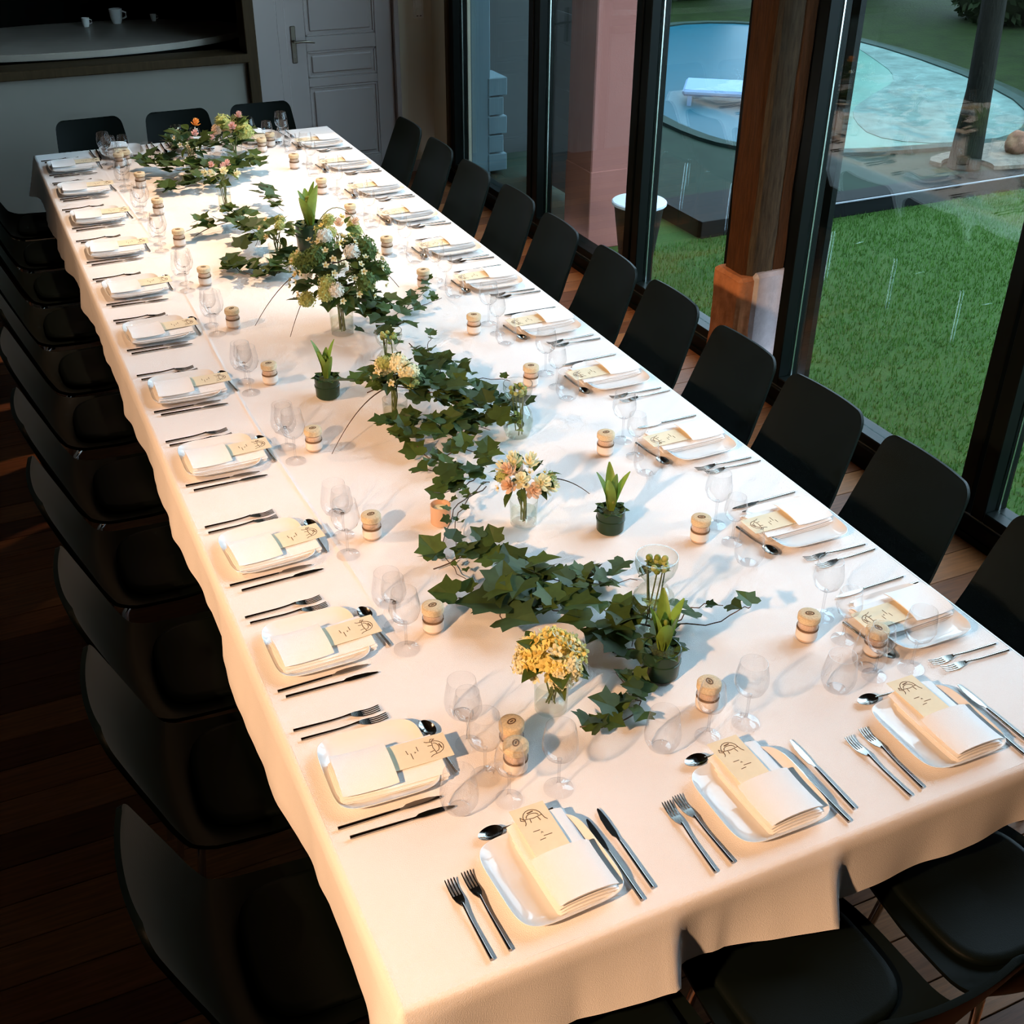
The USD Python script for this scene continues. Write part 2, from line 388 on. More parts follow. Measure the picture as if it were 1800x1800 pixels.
def cup(loc, s, label):
    t = thing('cup', label, 'cup', loc)
    part('body', lathe([(0, 0), (.026 * s, 0), (.036 * s, .03 * s), (.040 * s, .085 * s), (.036 * s, .085 * s), (.032 * s, .03 * s), (0, .01)], 20), 'cup_white', t, smooth=50)
    part('handle', tube([(.037 * s, 0, .07 * s), (.06 * s, 0, .06 * s), (.06 * s, 0, .035 * s), (.035 * s, 0, .025 * s)], .006 * s, 6), 'cup_white', t, smooth=60)
cup((.02, 8.86, 1.054), 1.25, 'white cup in the middle of the oval counter, largest of the three')
cup((-.22, 8.80, 1.054), .75, 'low white cup left of the largest cup on the oval counter')
cup((.30, 8.86, 1.054), .6, 'tiny white cup rightmost on the oval counter')

# windows: black aluminium frames, glass panes
TOPZ = 4.6
def window(k, y0, y1, label, x=XW):
    w = thing('window_%d' % k, label, None, (x, 0, 0), kind='structure')
    s = .07
    part('frame_stile', box(-.06, .06, y0, y0 + s, .10, TOPZ, .004), 'frame_black', w)
    part('frame_stile', box(-.06, .06, y1 - s, y1, .10, TOPZ, .004), 'frame_black', w)
    part('frame_rail', box(-.06, .06, y0 + s, y1 - s, .10, .15, .004), 'frame_black', w)
    part('frame_rail', box(-.06, .06, y0 + s, y1 - s, TOPZ - .07, TOPZ, .004), 'frame_black', w)
    for yy in (y0 + s, y1 - s - .005):
        part('seal', box(.012, .02, yy, yy + .005, .15, TOPZ - .07), 'frame_trim', w, label='thin pale metal glazing bead')
    part('pane', box(-.005, .005, y0 + s, y1 - s, .15, TOPZ - .07), 'pane', w)
window(1, 5.84, 7.26, 'farthest tall glass pane in a black frame, beside the back wall')
window(2, 4.50, 5.82, 'tall glass pane left of the wooden post, with the pink pillar behind')
window(3, 3.47, 4.48, 'tall glass pane directly left of the old wooden post')
window(4, 1.655, 3.045, 'wide glass pane right of the wooden post, looking on the lawn')
window(5, 0.0, 1.635, 'glass pane at the right edge of the view, lawn behind')
top('wall_right_near', box(XW - .1, XW + .1, -3.2, 0.0, 0, 5.0), 'wall_dark', 'dark wall at the near end of the window front', kind='structure')
top('trim_9', box(2.345, 2.375, 3.0, 3.30, 0, TOPZ), 'frame_black', 'black cover strip between the post and the window', kind='structure')
top('trim_4', cat_([box(XW - .075, XW + .10, 0.0, 3.06, 0, .10, .006), box(XW - .085, XW - .075, 0.0, 3.06, .0, .03)]), 'frame_black', 'black floor track under the right windows', kind='structure')
top('trim_5', cat_([box(XW - .075, XW + .10, 3.47, 7.28, 0, .10, .006), box(XW - .085, XW - .075, 3.47, 7.28, .0, .03)]), 'frame_black', 'black floor track under the far windows', kind='structure')
for k in range(2):
    top('trim_6' if k == 0 else 'trim_7', cat_([box(XW - .062, XW - .056, a, b, .1 - .002 + .002, .106) if k == 0 else box(XW - .03 , XW - .024, a, b, .1, .106) for a, b in ((0.0, 3.06), (3.47, 7.28))]), 'frame_trim', 'thin pale metal rail on the black floor track', kind='structure')
top('trim_8', box(XW - .09, XW + .12, 0.0, 7.28, TOPZ, 5.0), 'wall_dark', 'dark lintel over the windows', kind='structure')

# the old timber post
po = thing('timber_post', 'old weathered timber post on a stone and plaster foot between windows', 'post', (0, 0, 0))
def rough_box(x0, x1, y0, y1, z0, z1, amp, seed, nz=40):
    m = box(x0, x1, y0, y1, z0, z1, .018)
    m = m.subdivide_to_size(.06)
    n = meshkit.fbm(m.vertices * np.array([14, 14, 3.0]) + seed, 3, seed) - .5
    c = np.array([(x0 + x1) / 2, (y0 + y1) / 2, 0])
    dirv = (m.vertices - c) * [1, 1, 0]
    dirv /= np.maximum(np.linalg.norm(dirv, axis=1, keepdims=True), 1e-6)
    m.vertices = m.vertices + dirv * (n * amp)[:, None]
    return m
part('post_face', rough_box(2.10, 2.19, 3.275, 3.45, .56, 4.6, .02, 1), 'post_brown', po, smooth=40, label='red-brown side of the post')
part('post_core', rough_box(2.12, 2.27, 3.255, 3.44, .57, 4.6, .03, 2), 'post_grey', po, smooth=40, label='grey-brown weathered cracked face of the post')
part('post_edge', rough_box(2.25, 2.34, 3.26, 3.45, .56, 4.6, .02, 3), 'post_brown', po, smooth=40)
part('foot_stone', rough_box(2.055, 2.16, 3.235, 3.48, 0, .585, .05, 4), 'post_stone', po, smooth=40, label='rough orange-brown stone side of the foot')
part('foot_plaster', rough_box(2.14, 2.35, 3.22, 3.47, 0, .60, .02, 5), 'post_plaster', po, smooth=40, label='white plastered side of the foot')

# ------------------------------------------------------------------ outside
top('lawn', box(2.32, 24, -6, 24, -.20, -.03), 'lawn_soil', 'green mown lawn outside the windows', kind='structure')
top('paving', box(2.33, 3.22, 5.84, 7.88, -.03, -.012), 'deck_dark', 'dark paving outside beneath the far window', kind='structure')
g = np.random.default_rng(5)
N = 60000
gx, gy = g.uniform(2.36, 6.8, N), g.uniform(-.2, 5.34, N)
keep = np.hypot(gx - 2.475, gy - 4.93) > .13
gx, gy = gx[keep], gy[keep]
N = len(gx)
gh, ga, gl = g.uniform(.018, .038, N), g.uniform(0, 2 * PI, N), g.uniform(0, .02, (N, 2))
bw = .0045
P0 = np.c_[gx - bw * np.cos(ga), gy - bw * np.sin(ga), np.full(N, -.031)]
P1 = np.c_[gx + bw * np.cos(ga), gy + bw * np.sin(ga), np.full(N, -.031)]
P2 = np.c_[gx + gl[:, 0] - .01, gy + gl[:, 1] - .01, -.031 + gh]
top('grass', trimesh.Trimesh(np.stack([P0, P1, P2], 1).reshape(-1, 3), np.arange(3 * N).reshape(-1, 3), process=False), 'grass_blade', 'short green grass blades of the lawn outside', 'grass', kind='stuff')
dk = thing('pool_terrace', 'dark low terrace with a black edge around the pool', 'terrace', (0, 0, 0))
def smooth_poly(pts, n=3):
    p = np.array(pts, float)
    for _ in range(n):
        q = np.roll(p, -1, 0)
        p = np.stack([.75 * p + .25 * q, .25 * p + .75 * q], 1).reshape(-1, 2)
    return Polygon(p)
pool_o = smooth_poly([(4.62, 8.6), (4.5, 7.3), (4.75, 6.75), (5.35, 6.42), (6.3, 6.25), (7.1, 6.2), (8.2, 7.3), (8.75, 10.3), (8.2, 12.0), (6.8, 12.2), (5.6, 10.3)], 2)
from shapely.geometry import box as sbox
slab_o = pool_o.buffer(.3).union(sbox(3.25, 5.40, 9.4, 6.6)).union(sbox(3.25, 5.40, 4.9, 9.2))
part('slab', extrude(slab_o, .115, -.03), 'deck_dark', dk)
part('edge_band', cat_([box(3.25, 9.4, 5.40, 5.56, .085, .090), box(3.25, 4.25, 5.56, 5.95, .085, .090)]), 'deck_edge', dk, label='black border strip of the terrace')
part('fascia', box(3.25, 9.4, 5.355, 5.40, -.03, .092, .004), 'deck_edge', dk)
part('edge_trim', box(4.3, 9.4, 5.345, 5.356, .078, .088, .001), 'deck_trim', dk, label='thin pale strip along the terrace edge')
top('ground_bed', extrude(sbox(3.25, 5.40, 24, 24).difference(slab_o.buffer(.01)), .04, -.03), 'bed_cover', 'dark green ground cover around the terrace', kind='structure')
split = Polygon([(3, 6.0), (4.95, 6.0), (8.3, 11.2), (9.3, 13), (3, 13)])
beach = smooth_poly([(5.75, 6.5), (6.9, 6.1), (8.2, 7.1), (8.9, 9.0), (8.6, 10.6), (8.2, 9.6), (7.7, 8.5), (6.9, 8.0), (6.2, 7.5)], 2)
pl = thing('swimming_pool', 'curved swimming pool, deep blue on the left and turquoise on the right', 'pool', (0, 0, 0))
part('coping', extrude(pool_o.buffer(.12).difference(pool_o), .03, .086), 'coping', pl)
part('deep_water', extrude(pool_o.intersection(split), .012, .087), 'pool_blue', pl, label='deep blue water')
part('shallow_water', extrude(pool_o.difference(split).difference(beach), .012, .087), 'pool_shallow', pl, label='turquoise shallow water')
part('pebble_beach', extrude(beach.intersection(pool_o), .016, .087), 'pool_beach', pl, label='pale pebbled shallow end')
top('gravel_bed', extrude(smooth_poly([(5.6, 5.95), (6.0, 5.5), (6.9, 5.45), (8.2, 5.7), (8.6, 6.9), (7.5, 6.35), (6.6, 6.1)], 2).difference(pool_o.buffer(.13)).difference(Point(5.93, 5.66).buffer(.2)), .03, .0925), 'gravel', 'pale stony gravel bed between the pool and the terrace edge', 'gravel', kind='stuff')
def rock(loc, s, m, label, seed):
    k = trimesh.creation.icosphere(3, 1.0)
    n = meshkit.fbm(k.vertices * 1.3 + seed * 3.1, 3, seed)
    k.vertices = k.vertices * (.7 + .6 * n)[:, None] * np.array(s)
    k.apply_translation(loc)
    top('rock', k, m, label, 'rock', smooth=True)
rock((6.55, 5.78, .19), (.10, .09, .11), 'rock_red', 'reddish rock on the gravel bed beside the pool', 1)
rock((6.9, 5.75, .165), (.11, .10, .08), 'rock_grey', 'grey rock on the gravel bed, right of the reddish one', 2)
rock((7.15, 6.02, .175), (.09, .12, .09), 'rock_grey', 'grey rock at the pool edge behind the other two', 3)
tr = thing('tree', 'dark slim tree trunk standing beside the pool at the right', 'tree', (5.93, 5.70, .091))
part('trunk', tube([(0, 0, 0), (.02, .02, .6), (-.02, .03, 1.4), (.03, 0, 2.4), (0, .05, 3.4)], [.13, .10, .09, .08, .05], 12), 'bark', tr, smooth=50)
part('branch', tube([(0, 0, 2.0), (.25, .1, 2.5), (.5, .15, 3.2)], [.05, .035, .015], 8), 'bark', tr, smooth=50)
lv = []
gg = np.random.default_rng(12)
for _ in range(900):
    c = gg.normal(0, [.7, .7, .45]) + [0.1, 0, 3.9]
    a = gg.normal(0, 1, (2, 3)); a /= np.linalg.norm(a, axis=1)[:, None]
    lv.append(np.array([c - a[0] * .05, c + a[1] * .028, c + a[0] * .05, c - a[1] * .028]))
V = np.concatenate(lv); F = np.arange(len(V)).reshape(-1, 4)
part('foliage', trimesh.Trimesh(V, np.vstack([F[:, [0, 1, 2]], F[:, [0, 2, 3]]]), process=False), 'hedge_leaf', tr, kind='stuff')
def shrub(loc, s, label, seed):
    t = thing('shrub', label, 'shrub', loc, group=None)
    k = trimesh.creation.icosphere(3, 1.0)
    n = meshkit.fbm(k.vertices * 1.7 + seed, 3, seed)
    k.vertices = (k.vertices * (.65 + .5 * n)[:, None]) * np.array(s) + [0, 0, s[2] * .8]
    k.vertices[:, 2] = np.maximum(k.vertices[:, 2], 0)
    part('core', k, 'hedge_core', t, smooth=True)
    q = np.random.default_rng(seed)
    pts, idx = trimesh.sample.sample_surface(k, 2600, seed=seed)
    nn = k.face_normals[idx]
    a = q.normal(0, 1, (2600, 3)) + nn * .6; a /= np.linalg.norm(a, axis=1)[:, None]
    b = np.cross(a, nn + q.normal(0, .3, (2600, 3))); b /= np.maximum(np.linalg.norm(b, axis=1), 1e-6)[:, None]
    w = .07
    V = np.stack([pts, pts + a * w + b * w * .5, pts + a * w * 2, pts + a * w - b * w * .5], 1).reshape(-1, 3)
    F = np.arange(len(V)).reshape(-1, 4)
    part('foliage', trimesh.Trimesh(V, np.vstack([F[:, [0, 1, 2]], F[:, [0, 2, 3]]]), process=False), 'hedge_leaf', t, kind='stuff')
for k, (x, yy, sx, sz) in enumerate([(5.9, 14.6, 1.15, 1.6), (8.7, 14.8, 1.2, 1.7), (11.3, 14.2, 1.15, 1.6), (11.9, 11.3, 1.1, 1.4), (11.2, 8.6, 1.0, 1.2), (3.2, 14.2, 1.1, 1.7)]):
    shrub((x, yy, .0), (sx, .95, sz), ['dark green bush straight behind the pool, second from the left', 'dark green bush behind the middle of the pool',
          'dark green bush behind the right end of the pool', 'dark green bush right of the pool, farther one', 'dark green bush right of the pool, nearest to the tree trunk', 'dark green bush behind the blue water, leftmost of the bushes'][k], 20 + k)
lo = thing('sun_lounger', 'small white sun lounger standing by the blue water', 'sun lounger', (5.55, 8.25, .10), -2.2)
part('mattress', cat_([box(-.28, .28, -.55, .25, .09, .15, .02)]), 'lounger_white', lo)
bk = box(-.28, .28, 0, .42, 0, .05, .02); bk.apply_transform(trimesh.transformations.rotation_matrix(.5, (1, 0, 0))); bk.apply_translation((0, .25, .095))
part('backrest', bk, 'lounger_white', lo)
for a in (-.24, .24):
    for b in (-.48, .2):
        part('leg', box(a - .02, a + .02, b - .02, b + .02, 0, .095), 'lounger_white', lo)
pp = thing('garden_pillar', 'pink rendered pillar outside, between the far windows', 'pillar', (0, 0, 0))
part('shaft', box(2.42, 2.74, 5.47, 5.82, -.03, 4.6, .008), 'pink_render', pp)
part('plinth', box(2.415, 2.745, 5.465, 5.825, -.03, .50, .006), 'pink_render', pp)
qp = thing('garden_wall', 'pale blue-grey rendered wall end with stepped corner blocks outside', 'wall', (0, 0, 0))
part('wall_end', box(2.36, 2.52, 7.32, 7.60, -.012, 4.2, .006), 'teal_render', qp)
for k in range(5):
    part('corner_block', box(2.50, 2.66 if k % 2 == 0 else 2.63, 7.315 - .004, 7.60, .02 + k * .145, .155 + k * .145, .006), 'teal_render', qp)
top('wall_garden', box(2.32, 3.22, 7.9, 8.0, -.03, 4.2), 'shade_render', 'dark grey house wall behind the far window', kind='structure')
su = thing('louvre_shutter', 'dark grey slatted shutter left of the pink pillar', 'shutter', (2.80, 0, 0))
part('shutter_stile', box(-.02, .02, 5.86, 5.92, -.012, 2.9), 'shutter_grey', su)
part('shutter_stile', box(-.02, .02, 7.12, 7.18, -.012, 2.9), 'shutter_grey', su)
for k in range(27):
    sl = box(-.006, .006, 5.92, 7.12, -.05, .05, .002); sl.apply_transform(trimesh.transformations.rotation_matrix(.45, (0, 1, 0))); sl.apply_translation((0, 0, .08 + k * .105))
    part('slat', sl, 'shutter_grey', su)
st = thing('round_stool', 'round white-topped table on a dark tapered base outside the window', 'table', (2.475, 4.93, -.03))
part('tabletop', lathe([(0, .462), (.165, .462), (.172, .468), (.172, .482), (.165, .488), (0, .488)], 40), 'stool_white', st, smooth=40)
part('base', lathe([(0, 0), (.085, 0), (.095, .02), (.155, .45), (.158, .462), (0, .462)], 36), 'stool_dark', st, smooth=40)

# ------------------------------------------------------------------ table and cloth
dt = thing('dining_table', 'very long dining table hidden under the white cloth', 'table', (0, 0, 0))
part('tabletop', box(-W2 + .012, W2 - .012, .012, L - .012, .705, .744, .004), 'table_wood', dt)
for yy in (.5, 2.2, 4.1, 5.85):
    for xx in (-.62, .62):
        part('leg', box(xx - .035, xx + .035, yy - .035, yy + .035, 0, .705, .005), 'table_wood', dt)

def make_cloth():
    xs = np.unique(np.r_[np.linspace(-W2 + .015, W2 - .015, 92), -.565 + np.linspace(-.016, .016, 9)])
    ys = np.unique(np.r_[np.linspace(.015, L - .015, 300), 1.30 + np.linspace(-.012, .012, 5)])
    X, Y = np.meshgrid(xs, ys, indexing='ij')
    Z = np.full_like(X, TZ)
    cx = -.545 + .02 * np.sin(Y * 1.9) - .01
    Z += .0035 * np.exp(-((X - cx) / .006) ** 2) * np.clip((Y - .55) * 3, 0, 1) * np.clip((6.0 - Y), 0, 1)
    Z += .002 * np.exp(-((Y - 1.30 - .1 * X) / .008) ** 2) * np.clip((X + .1) * 5, 0, 1)
    Z += .0016 * (meshkit.fbm(np.stack([X * 5, Y * 2.2, X * 0], -1), 3, 4) - .6)
    topm = grid(np.stack([X, Y, Z], -1))
    # skirt
    per = []
    rr = .015
    def line(a, b, n):
        return [np.array(a) + (np.array(b) - np.array(a)) * t for t in np.linspace(0, 1, n, endpoint=False)]
    x0, x1, y0, y1 = -W2 + rr, W2 - rr, rr, L - rr
    sides = [((x0, y0), (x1, y0), (0, -1), 120), ((x1, y0), (x1, y1), (1, 0), 320), ((x1, y1), (x0, y1), (0, 1), 120), ((x0, y1), (x0, y0), (-1, 0), 320)]
    pts, nrm = [], []
    for k, (a, b, n, c) in enumerate(sides):
        for q in line(a, b, c):
            pts.append(q); nrm.append(n)
        n2 = sides[(k + 1) % 4][2]
        for t in np.linspace(0, 1, 9)[:-1]:
            v = np.array(n) * math.cos(t * PI / 2) + np.array(n2) * math.sin(t * PI / 2)
            pts.append(np.array(b)); nrm.append(v)
    pts, nrm = np.array(pts), np.array(nrm, float)
    seg = np.r_[0, np.cumsum(np.linalg.norm(np.diff(pts + nrm * .05, axis=0), axis=1))]
    px, py = pts[:, 0], pts[:, 1]
    near = nrm[:, 1] < -.3
    corner = np.exp(-((np.abs(px) - W2) ** 2 + np.minimum(py, L - py) ** 2) / .10 ** 2)
    w1 = meshkit.fbm(np.c_[seg * 3.1, seg * 0, seg * 0], 3, 9) - .5
    w2 = meshkit.fbm(np.c_[seg * 7.3, seg * 0 + 5, seg * 0], 2, 3) - .5
    amp = .055 * w1 + .022 * w2
    # the two sharp folds on the near side
    def ridge(c, wl, wr):
        t = px - c
        return np.where(t < 0, np.clip(1 + t / wl, 0, 1), np.clip(1 - t / wr, 0, 1)) * near
    amp = amp + .075 * ridge(.065, .26, .035) + .055 * ridge(-.335, .22, .03) - .02 * ridge(-.27, .05, .05)
    drop = .185 + .03 * (meshkit.fbm(np.c_[seg * 1.7, seg * 0, seg * 0 + 2], 2, 8) - .5) + .02 * corner
    drop = drop + np.where(nrm[:, 0] < -.5, .02, 0) + .012 * ridge(.065, .2, .1)
    K = 16
    ring = []
    for k in range(K + 1):
        t = k / K
        if t <= .2:
            a = t / .2 * PI / 2
            off, z = rr * math.sin(a) + 0 * seg, TZ - rr * (1 - math.cos(a)) + 0 * seg
        else:
            s = (t - .2) / .8
            off = rr + (.010 + amp * .9 + .055 * corner) * s ** 1.15 + .004
            off = np.maximum(off, rr + .001)
            z = TZ - rr - (drop - rr) * s
        ring.append(np.c_[pts + nrm * np.broadcast_to(off, seg.shape)[:, None], np.broadcast_to(z, seg.shape)])
    S = np.stack(ring, 0)
    S = np.concatenate([S, S[:, :1]], 1)
    sk = grid(S)
    m = cat_([topm, sk])
    return m
cloth = top('tablecloth', make_cloth(), 'cloth_white', 'long white tablecloth with hanging edges covering the whole table', 'tablecloth', smooth=50)

# ------------------------------------------------------------------ chairs
def chair_make(loc, rotz, label, group):
    t = thing('dining_chair', label, 'chair', loc, rotz, group)
    nu, nv = 17, 33
    key = np.array([  # y, z, half width, side lift (along the shell normal)
        (.235, .425, .175, .000), (.225, .447, .195, .004), (.12, .446, .225, .014), (.0, .438, .235, .022), (-.11, .436, .235, .028),
        (-.19, .458, .232, .034), (-.235, .52, .228, .038), (-.265, .60, .222, .036), (-.295, .70, .214, .028), (-.322, .79, .204, .022), (-.335, .84, .196, .018)])
    s = np.r_[0, np.cumsum(np.linalg.norm(np.diff(key[:, :2], axis=0), axis=1))]
    from scipy.interpolate import PchipInterpolator
    v = np.linspace(0, s[-1], nv)
    en = np.array([.0, .0012, .004, .009, .016, .025, .036, .05])
    v = np.r_[en, v[(v > .06) & (v < s[-1] - .06)], s[-1] - en[::-1]]
    nv = len(v)
    Yc, Zc, Wd, Lf = (PchipInterpolator(s, key[:, k])(v) for k in range(4))
    # rounded ends
    e = np.minimum(v, s[-1] - v)
    Wd = Wd - np.where(e < .05, .045 * (1 - np.sqrt(np.clip(1 - ((.05 - e) / .05) ** 2, 0, 1))), 0)
    dy, dz = np.gradient(Yc, v), np.gradient(Zc, v)
    nl = np.hypot(dy, dz)
    ny, nz_ = -dz / nl * -1, dy / nl * -1   # towards the sitter
    u = np.linspace(-1, 1, nu)
    Uu, I = np.meshgrid(u, np.arange(nv), indexing='ij')
    lift = Lf[I] * np.abs(Uu) ** 2.2
    P = np.stack([Uu * Wd[I], Yc[I] + ny[I] * lift, Zc[I] + nz_[I] * lift], -1)
    th = .013
    Q = np.stack([Uu * (Wd[I] - .001), Yc[I] + ny[I] * (lift - th), Zc[I] + nz_[I] * (lift - th)], -1)
    part('shell', solid(P, Q), 'chair_shell', t, smooth=60)
    # cushion
    cu = []
    a = np.linspace(0, 2 * PI, 40, endpoint=False)
    rx, ry = .185, .17
    sx = np.sign(np.cos(a)) * np.abs(np.cos(a)) ** .55 * rx
    sy = np.sign(np.sin(a)) * np.abs(np.sin(a)) ** .55 * ry
    rings = []
    for q, zz in ((1.0, .444), (1.02, .452), (.99, .462), (.9, .468), (.5, .469), (0, .468)):
        rings.append(np.c_[sx * q, sy * q + .035, np.full(40, zz) + .012 * (np.abs(sx * q) / rx) ** 2])
    S = np.stack(rings, 0); S = np.concatenate([S, S[:, :1]], 1)
    part('seat_pad', grid(S), 'chair_shell', t, smooth=60)
    part('under_frame', cat_([box(-.15, .15, -.14, -.11, .405, .425, .004), box(-.15, .15, .11, .14, .41, .43, .004), box(-.02, .02, -.14, .14, .405, .425, .004)]), 'chair_under', t)
    for sx_ in (-1, 1):
        for sy_ in (-1, 1):
            part('leg', tube([(sx_ * .13, sy_ * .12, .42), (sx_ * .165, sy_ * .155, .40), (sx_ * .205, sy_ * .20, .02), (sx_ * .206, sy_ * .201, 0)], [.011, .0115, .0095, .0095], 12), 'chrome', t, smooth=50)
    return t
chair = Kind(chair_make)
ORD = ['first', 'second', 'third', 'fourth', 'fifth', 'sixth', 'seventh', 'eighth', 'ninth', 'tenth', 'eleventh']
LY = [.606, 1.097, 1.589, 2.18, 2.743, 3.323, 3.85, 4.414, 4.949, 5.471, 5.96]
RY = [.54, 1.055, 1.635, 2.21, 2.745, 3.31, 3.79, 4.34, 4.84, 5.38, 5.91]
LCY = [.46, 1.04, 1.54, 2.12, 2.66, 3.24, 3.76, 4.31, 4.85, 5.39, 5.92]
RCY = [.56, 1.12, 1.62, 2.12, 2.67, 3.17, 3.70, 4.22, 4.76, 5.30, 5.84]
GC = 'black shell chairs around the long table'
for i, yy in enumerate(LCY):
    chair((-.975 + rng.uniform(-.015, .015), yy, 0), -PI / 2 + rng.uniform(-.05, .05), 'black shell chair with chrome legs, %s from near end, left side of table' % ORD[i], GC)
for i, yy in enumerate(RCY):
    chair((.98 + rng.uniform(-.015, .015), yy, 0), PI / 2 + rng.uniform(-.05, .05), 'black shell chair with chrome legs, %s from near end, window side of table' % ORD[i], GC)
for xx, w in ((-.52, 'left'), (-.03, 'middle'), (.49, 'right')):
    chair((xx, -.10, 0), rng.uniform(-.04, .04), 'black shell chair at the near end of the table, %s one' % w, GC)
for xx, w in ((-.52, 'left'), (.03, 'middle'), (.57, 'right')):
    chair((xx, 6.42, 0), PI + rng.uniform(-.04, .04), 'black shell chair at the far end of the table, %s one' % w, GC)

# ------------------------------------------------------------------ table ware
def plate_make(loc, rotz, label, group):
    t = thing('plate', label, 'plate', loc, rotz, group)
    n = 64
    a = np.linspace(0, 2 * PI, n, endpoint=False)
    ex = .40
    sx = np.sign(np.cos(a)) * np.abs(np.cos(a)) ** ex
    sy = np.sign(np.sin(a)) * np.abs(np.sin(a)) ** ex
    upper = [(0, .005), (.05, .005), (.085, .0065), (.103, .0115), (.114, .018), (.1205, .0235), (.1225, .0245), (.1235, .0235)]
    lower = [(.1215, .0205), (.113, .0135), (.100, .0065), (.084, .0015), (.080, .0), (0, .0)]
    rings = [np.c_[sx * q, sy * q, np.full(n, z)] for q, z in upper + lower]
    S = np.stack(rings, 0); S = np.concatenate([S, S[:, :1]], 1)
    part('dish', grid(S[::-1]), 'porcelain', t, smooth=60)
    return t

def napkin_make(loc, rotz, label, group):
    t = thing('napkin', label, 'napkin', loc, rotz, group)
    r0 = random.Random(11)
    def slab(x0, x1, y0, y1, z, th, bow):
        xs, ys = np.linspace(x0, x1, 9), np.linspace(y0, y1, 13)
        X, Y = np.meshgrid(xs, ys, indexing='ij')
        uu, vv = (X - x0) / (x1 - x0) * 2 - 1, (Y - y0) / (y1 - y0) * 2 - 1
        B = bow * (1 - uu ** 2) + .004 * np.abs(vv) ** 3
        thv = th * np.sqrt(np.clip(1 - (np.abs(uu) ** 6), .02, 1))
        return solid(np.stack([X, Y, z + B + thv], -1), np.stack([X, Y, z + B], -1))
    z = .0
    for k in range(4):
        j = r0.uniform(-.004, .004)
        part('fold', slab(-.069 + j, .069 + j - .002 * k, -.125 + .003 * k, .122 + j, z, .0042, .0015 + .0012 * k), 'napkin_white', t, smooth=40)
        z += .0047
    part('flap', slab(-.068, .066, -.118, .01, z + .0078, .0035, .0065), 'napkin_white', t, smooth=40, label='top flap holding the card')
    return t

def card_make(loc, rotz, label, group):
    """the card stands a little up from the napkin; print is flat ink on it."""
    t = thing('menu_card', label, 'menu card', loc, rotz, group)
    def z(y): return .0
    part('card', box(-.040, .040, -.075, .085, .0, .0010), 'card_cream', t)
    s = []
    def stroke(pts, w=.0016):
        pts = np.array(pts, float)
        for a, b in zip(pts[:-1], pts[1:]):
            dv = b - a; l = np.hypot(*dv)
            m = trimesh.creation.box((l + w, w, .0004)); m.apply_transform(trimesh.transformations.rotation_matrix(math.atan2(dv[1], dv[0]), (0, 0, 1)))
            m.apply_translation((*(a + b) / 2, .0012)); s.append(m)
    th = np.linspace(0, PI, 9)
    stroke(np.c_[.021 * np.cos(th), .050 + .022 * np.sin(th)])            # line drawing: an arch on four short legs
    stroke(np.c_[.014 * np.cos(th), .052 + .009 * np.sin(th)])
    stroke([(-.021, .050), (-.026, .058), (-.028, .050), (-.021, .046)])
    stroke([(.021, .050), (.023, .040), (.027, .034)]); stroke([(-.019, .048), (-.021, .038), (-.024, .034)])
    stroke([(-.021, .050), (0, .047), (.021, .050)]); stroke([(-.008, .046), (-.009, .038)]); stroke([(.010, .046), (.012, .037)])
    stroke([(-.006, .064), (.006, .066)], .003)
    emb = cat_(s); s.clear()
    part('emblem', emb, 'ink_brown', t, label='small line drawing at the top of the card')
    stroke([(-.016, .012), (-.002, .012)], .0016); stroke([(-.002, .003), (0, .006), (.002, .003)], .0012)
    stroke([(.000, -.006), (.018, -.006)], .0016); stroke([(-.012, -.014), (.000, -.013)], .0016)
    part('print', cat_(s), 'ink_brown', t, label='three short printed lines')
    return t

def fork_make(loc, rotz, label, group):
    t = thing('fork', label, 'fork', loc, rotz, group)
    ys = np.linspace(-.106, .035, 16)
    zz = .004 + .004 * np.clip((ys + .02) / .05, 0, 1) ** 1.5
    part('handle', tube(np.c_[ys * 0, ys, zz], np.interp(ys, [-.106, -.05, .02, .035], [.0040, .0034, .0026, .0036]), 8), 'steel', t, smooth=50)
    # head: a bent plate with four tines
    ol = [(-.0035, .030), (-.0095, .046), (-.0115, .062)]
    head = Polygon(ol + [(x * -1, y_) for x, y_ in ol[::-1]])
    tines = [Polygon([(c - .0015, .060), (c - .0011, .1035), (c, .106), (c + .0011, .1035), (c + .0015, .060)]) for c in (-.0098, -.0033, .0033, .0098)]
    m = extrude(unary_union([head] + tines), .0020, 0).subdivide_to_size(.012)
    v = m.vertices.copy()
    q = (v[:, 1] - .03) / .076
    v[:, 2] += .0065 - .007 * np.sin(np.clip(q, 0, 1) * PI * .75) + .010 * np.clip(q - .62, 0, 1)
    v[:, 2] = np.maximum(v[:, 2], .0004)
    m.vertices = v
    part('tines', m, 'steel', t)
    return t

def knife_make(loc, rotz, label, group):
    t = thing('knife', label, 'knife', loc, rotz, group)
    ys = np.linspace(-.118, .022, 10)
    part('handle', tube(np.c_[ys * 0, ys, ys * 0 + .0042], np.interp(ys, [-.118, 0, .022], [.0042, .0036, .0030]), 8), 'steel', t, smooth=50)
    bl = Polygon([(-.003, .018), (-.0032, .030), (-.0085, .038), (-.0105, .060), (-.0090, .090), (-.0030, .117), (.0005, .120), (.0030, .112), (.0052, .085), (.0052, .045), (.003, .03), (.003, .018)])
    a = extrude(bl, .0016, .0034)
    part('blade', a, 'steel', t)
    return t

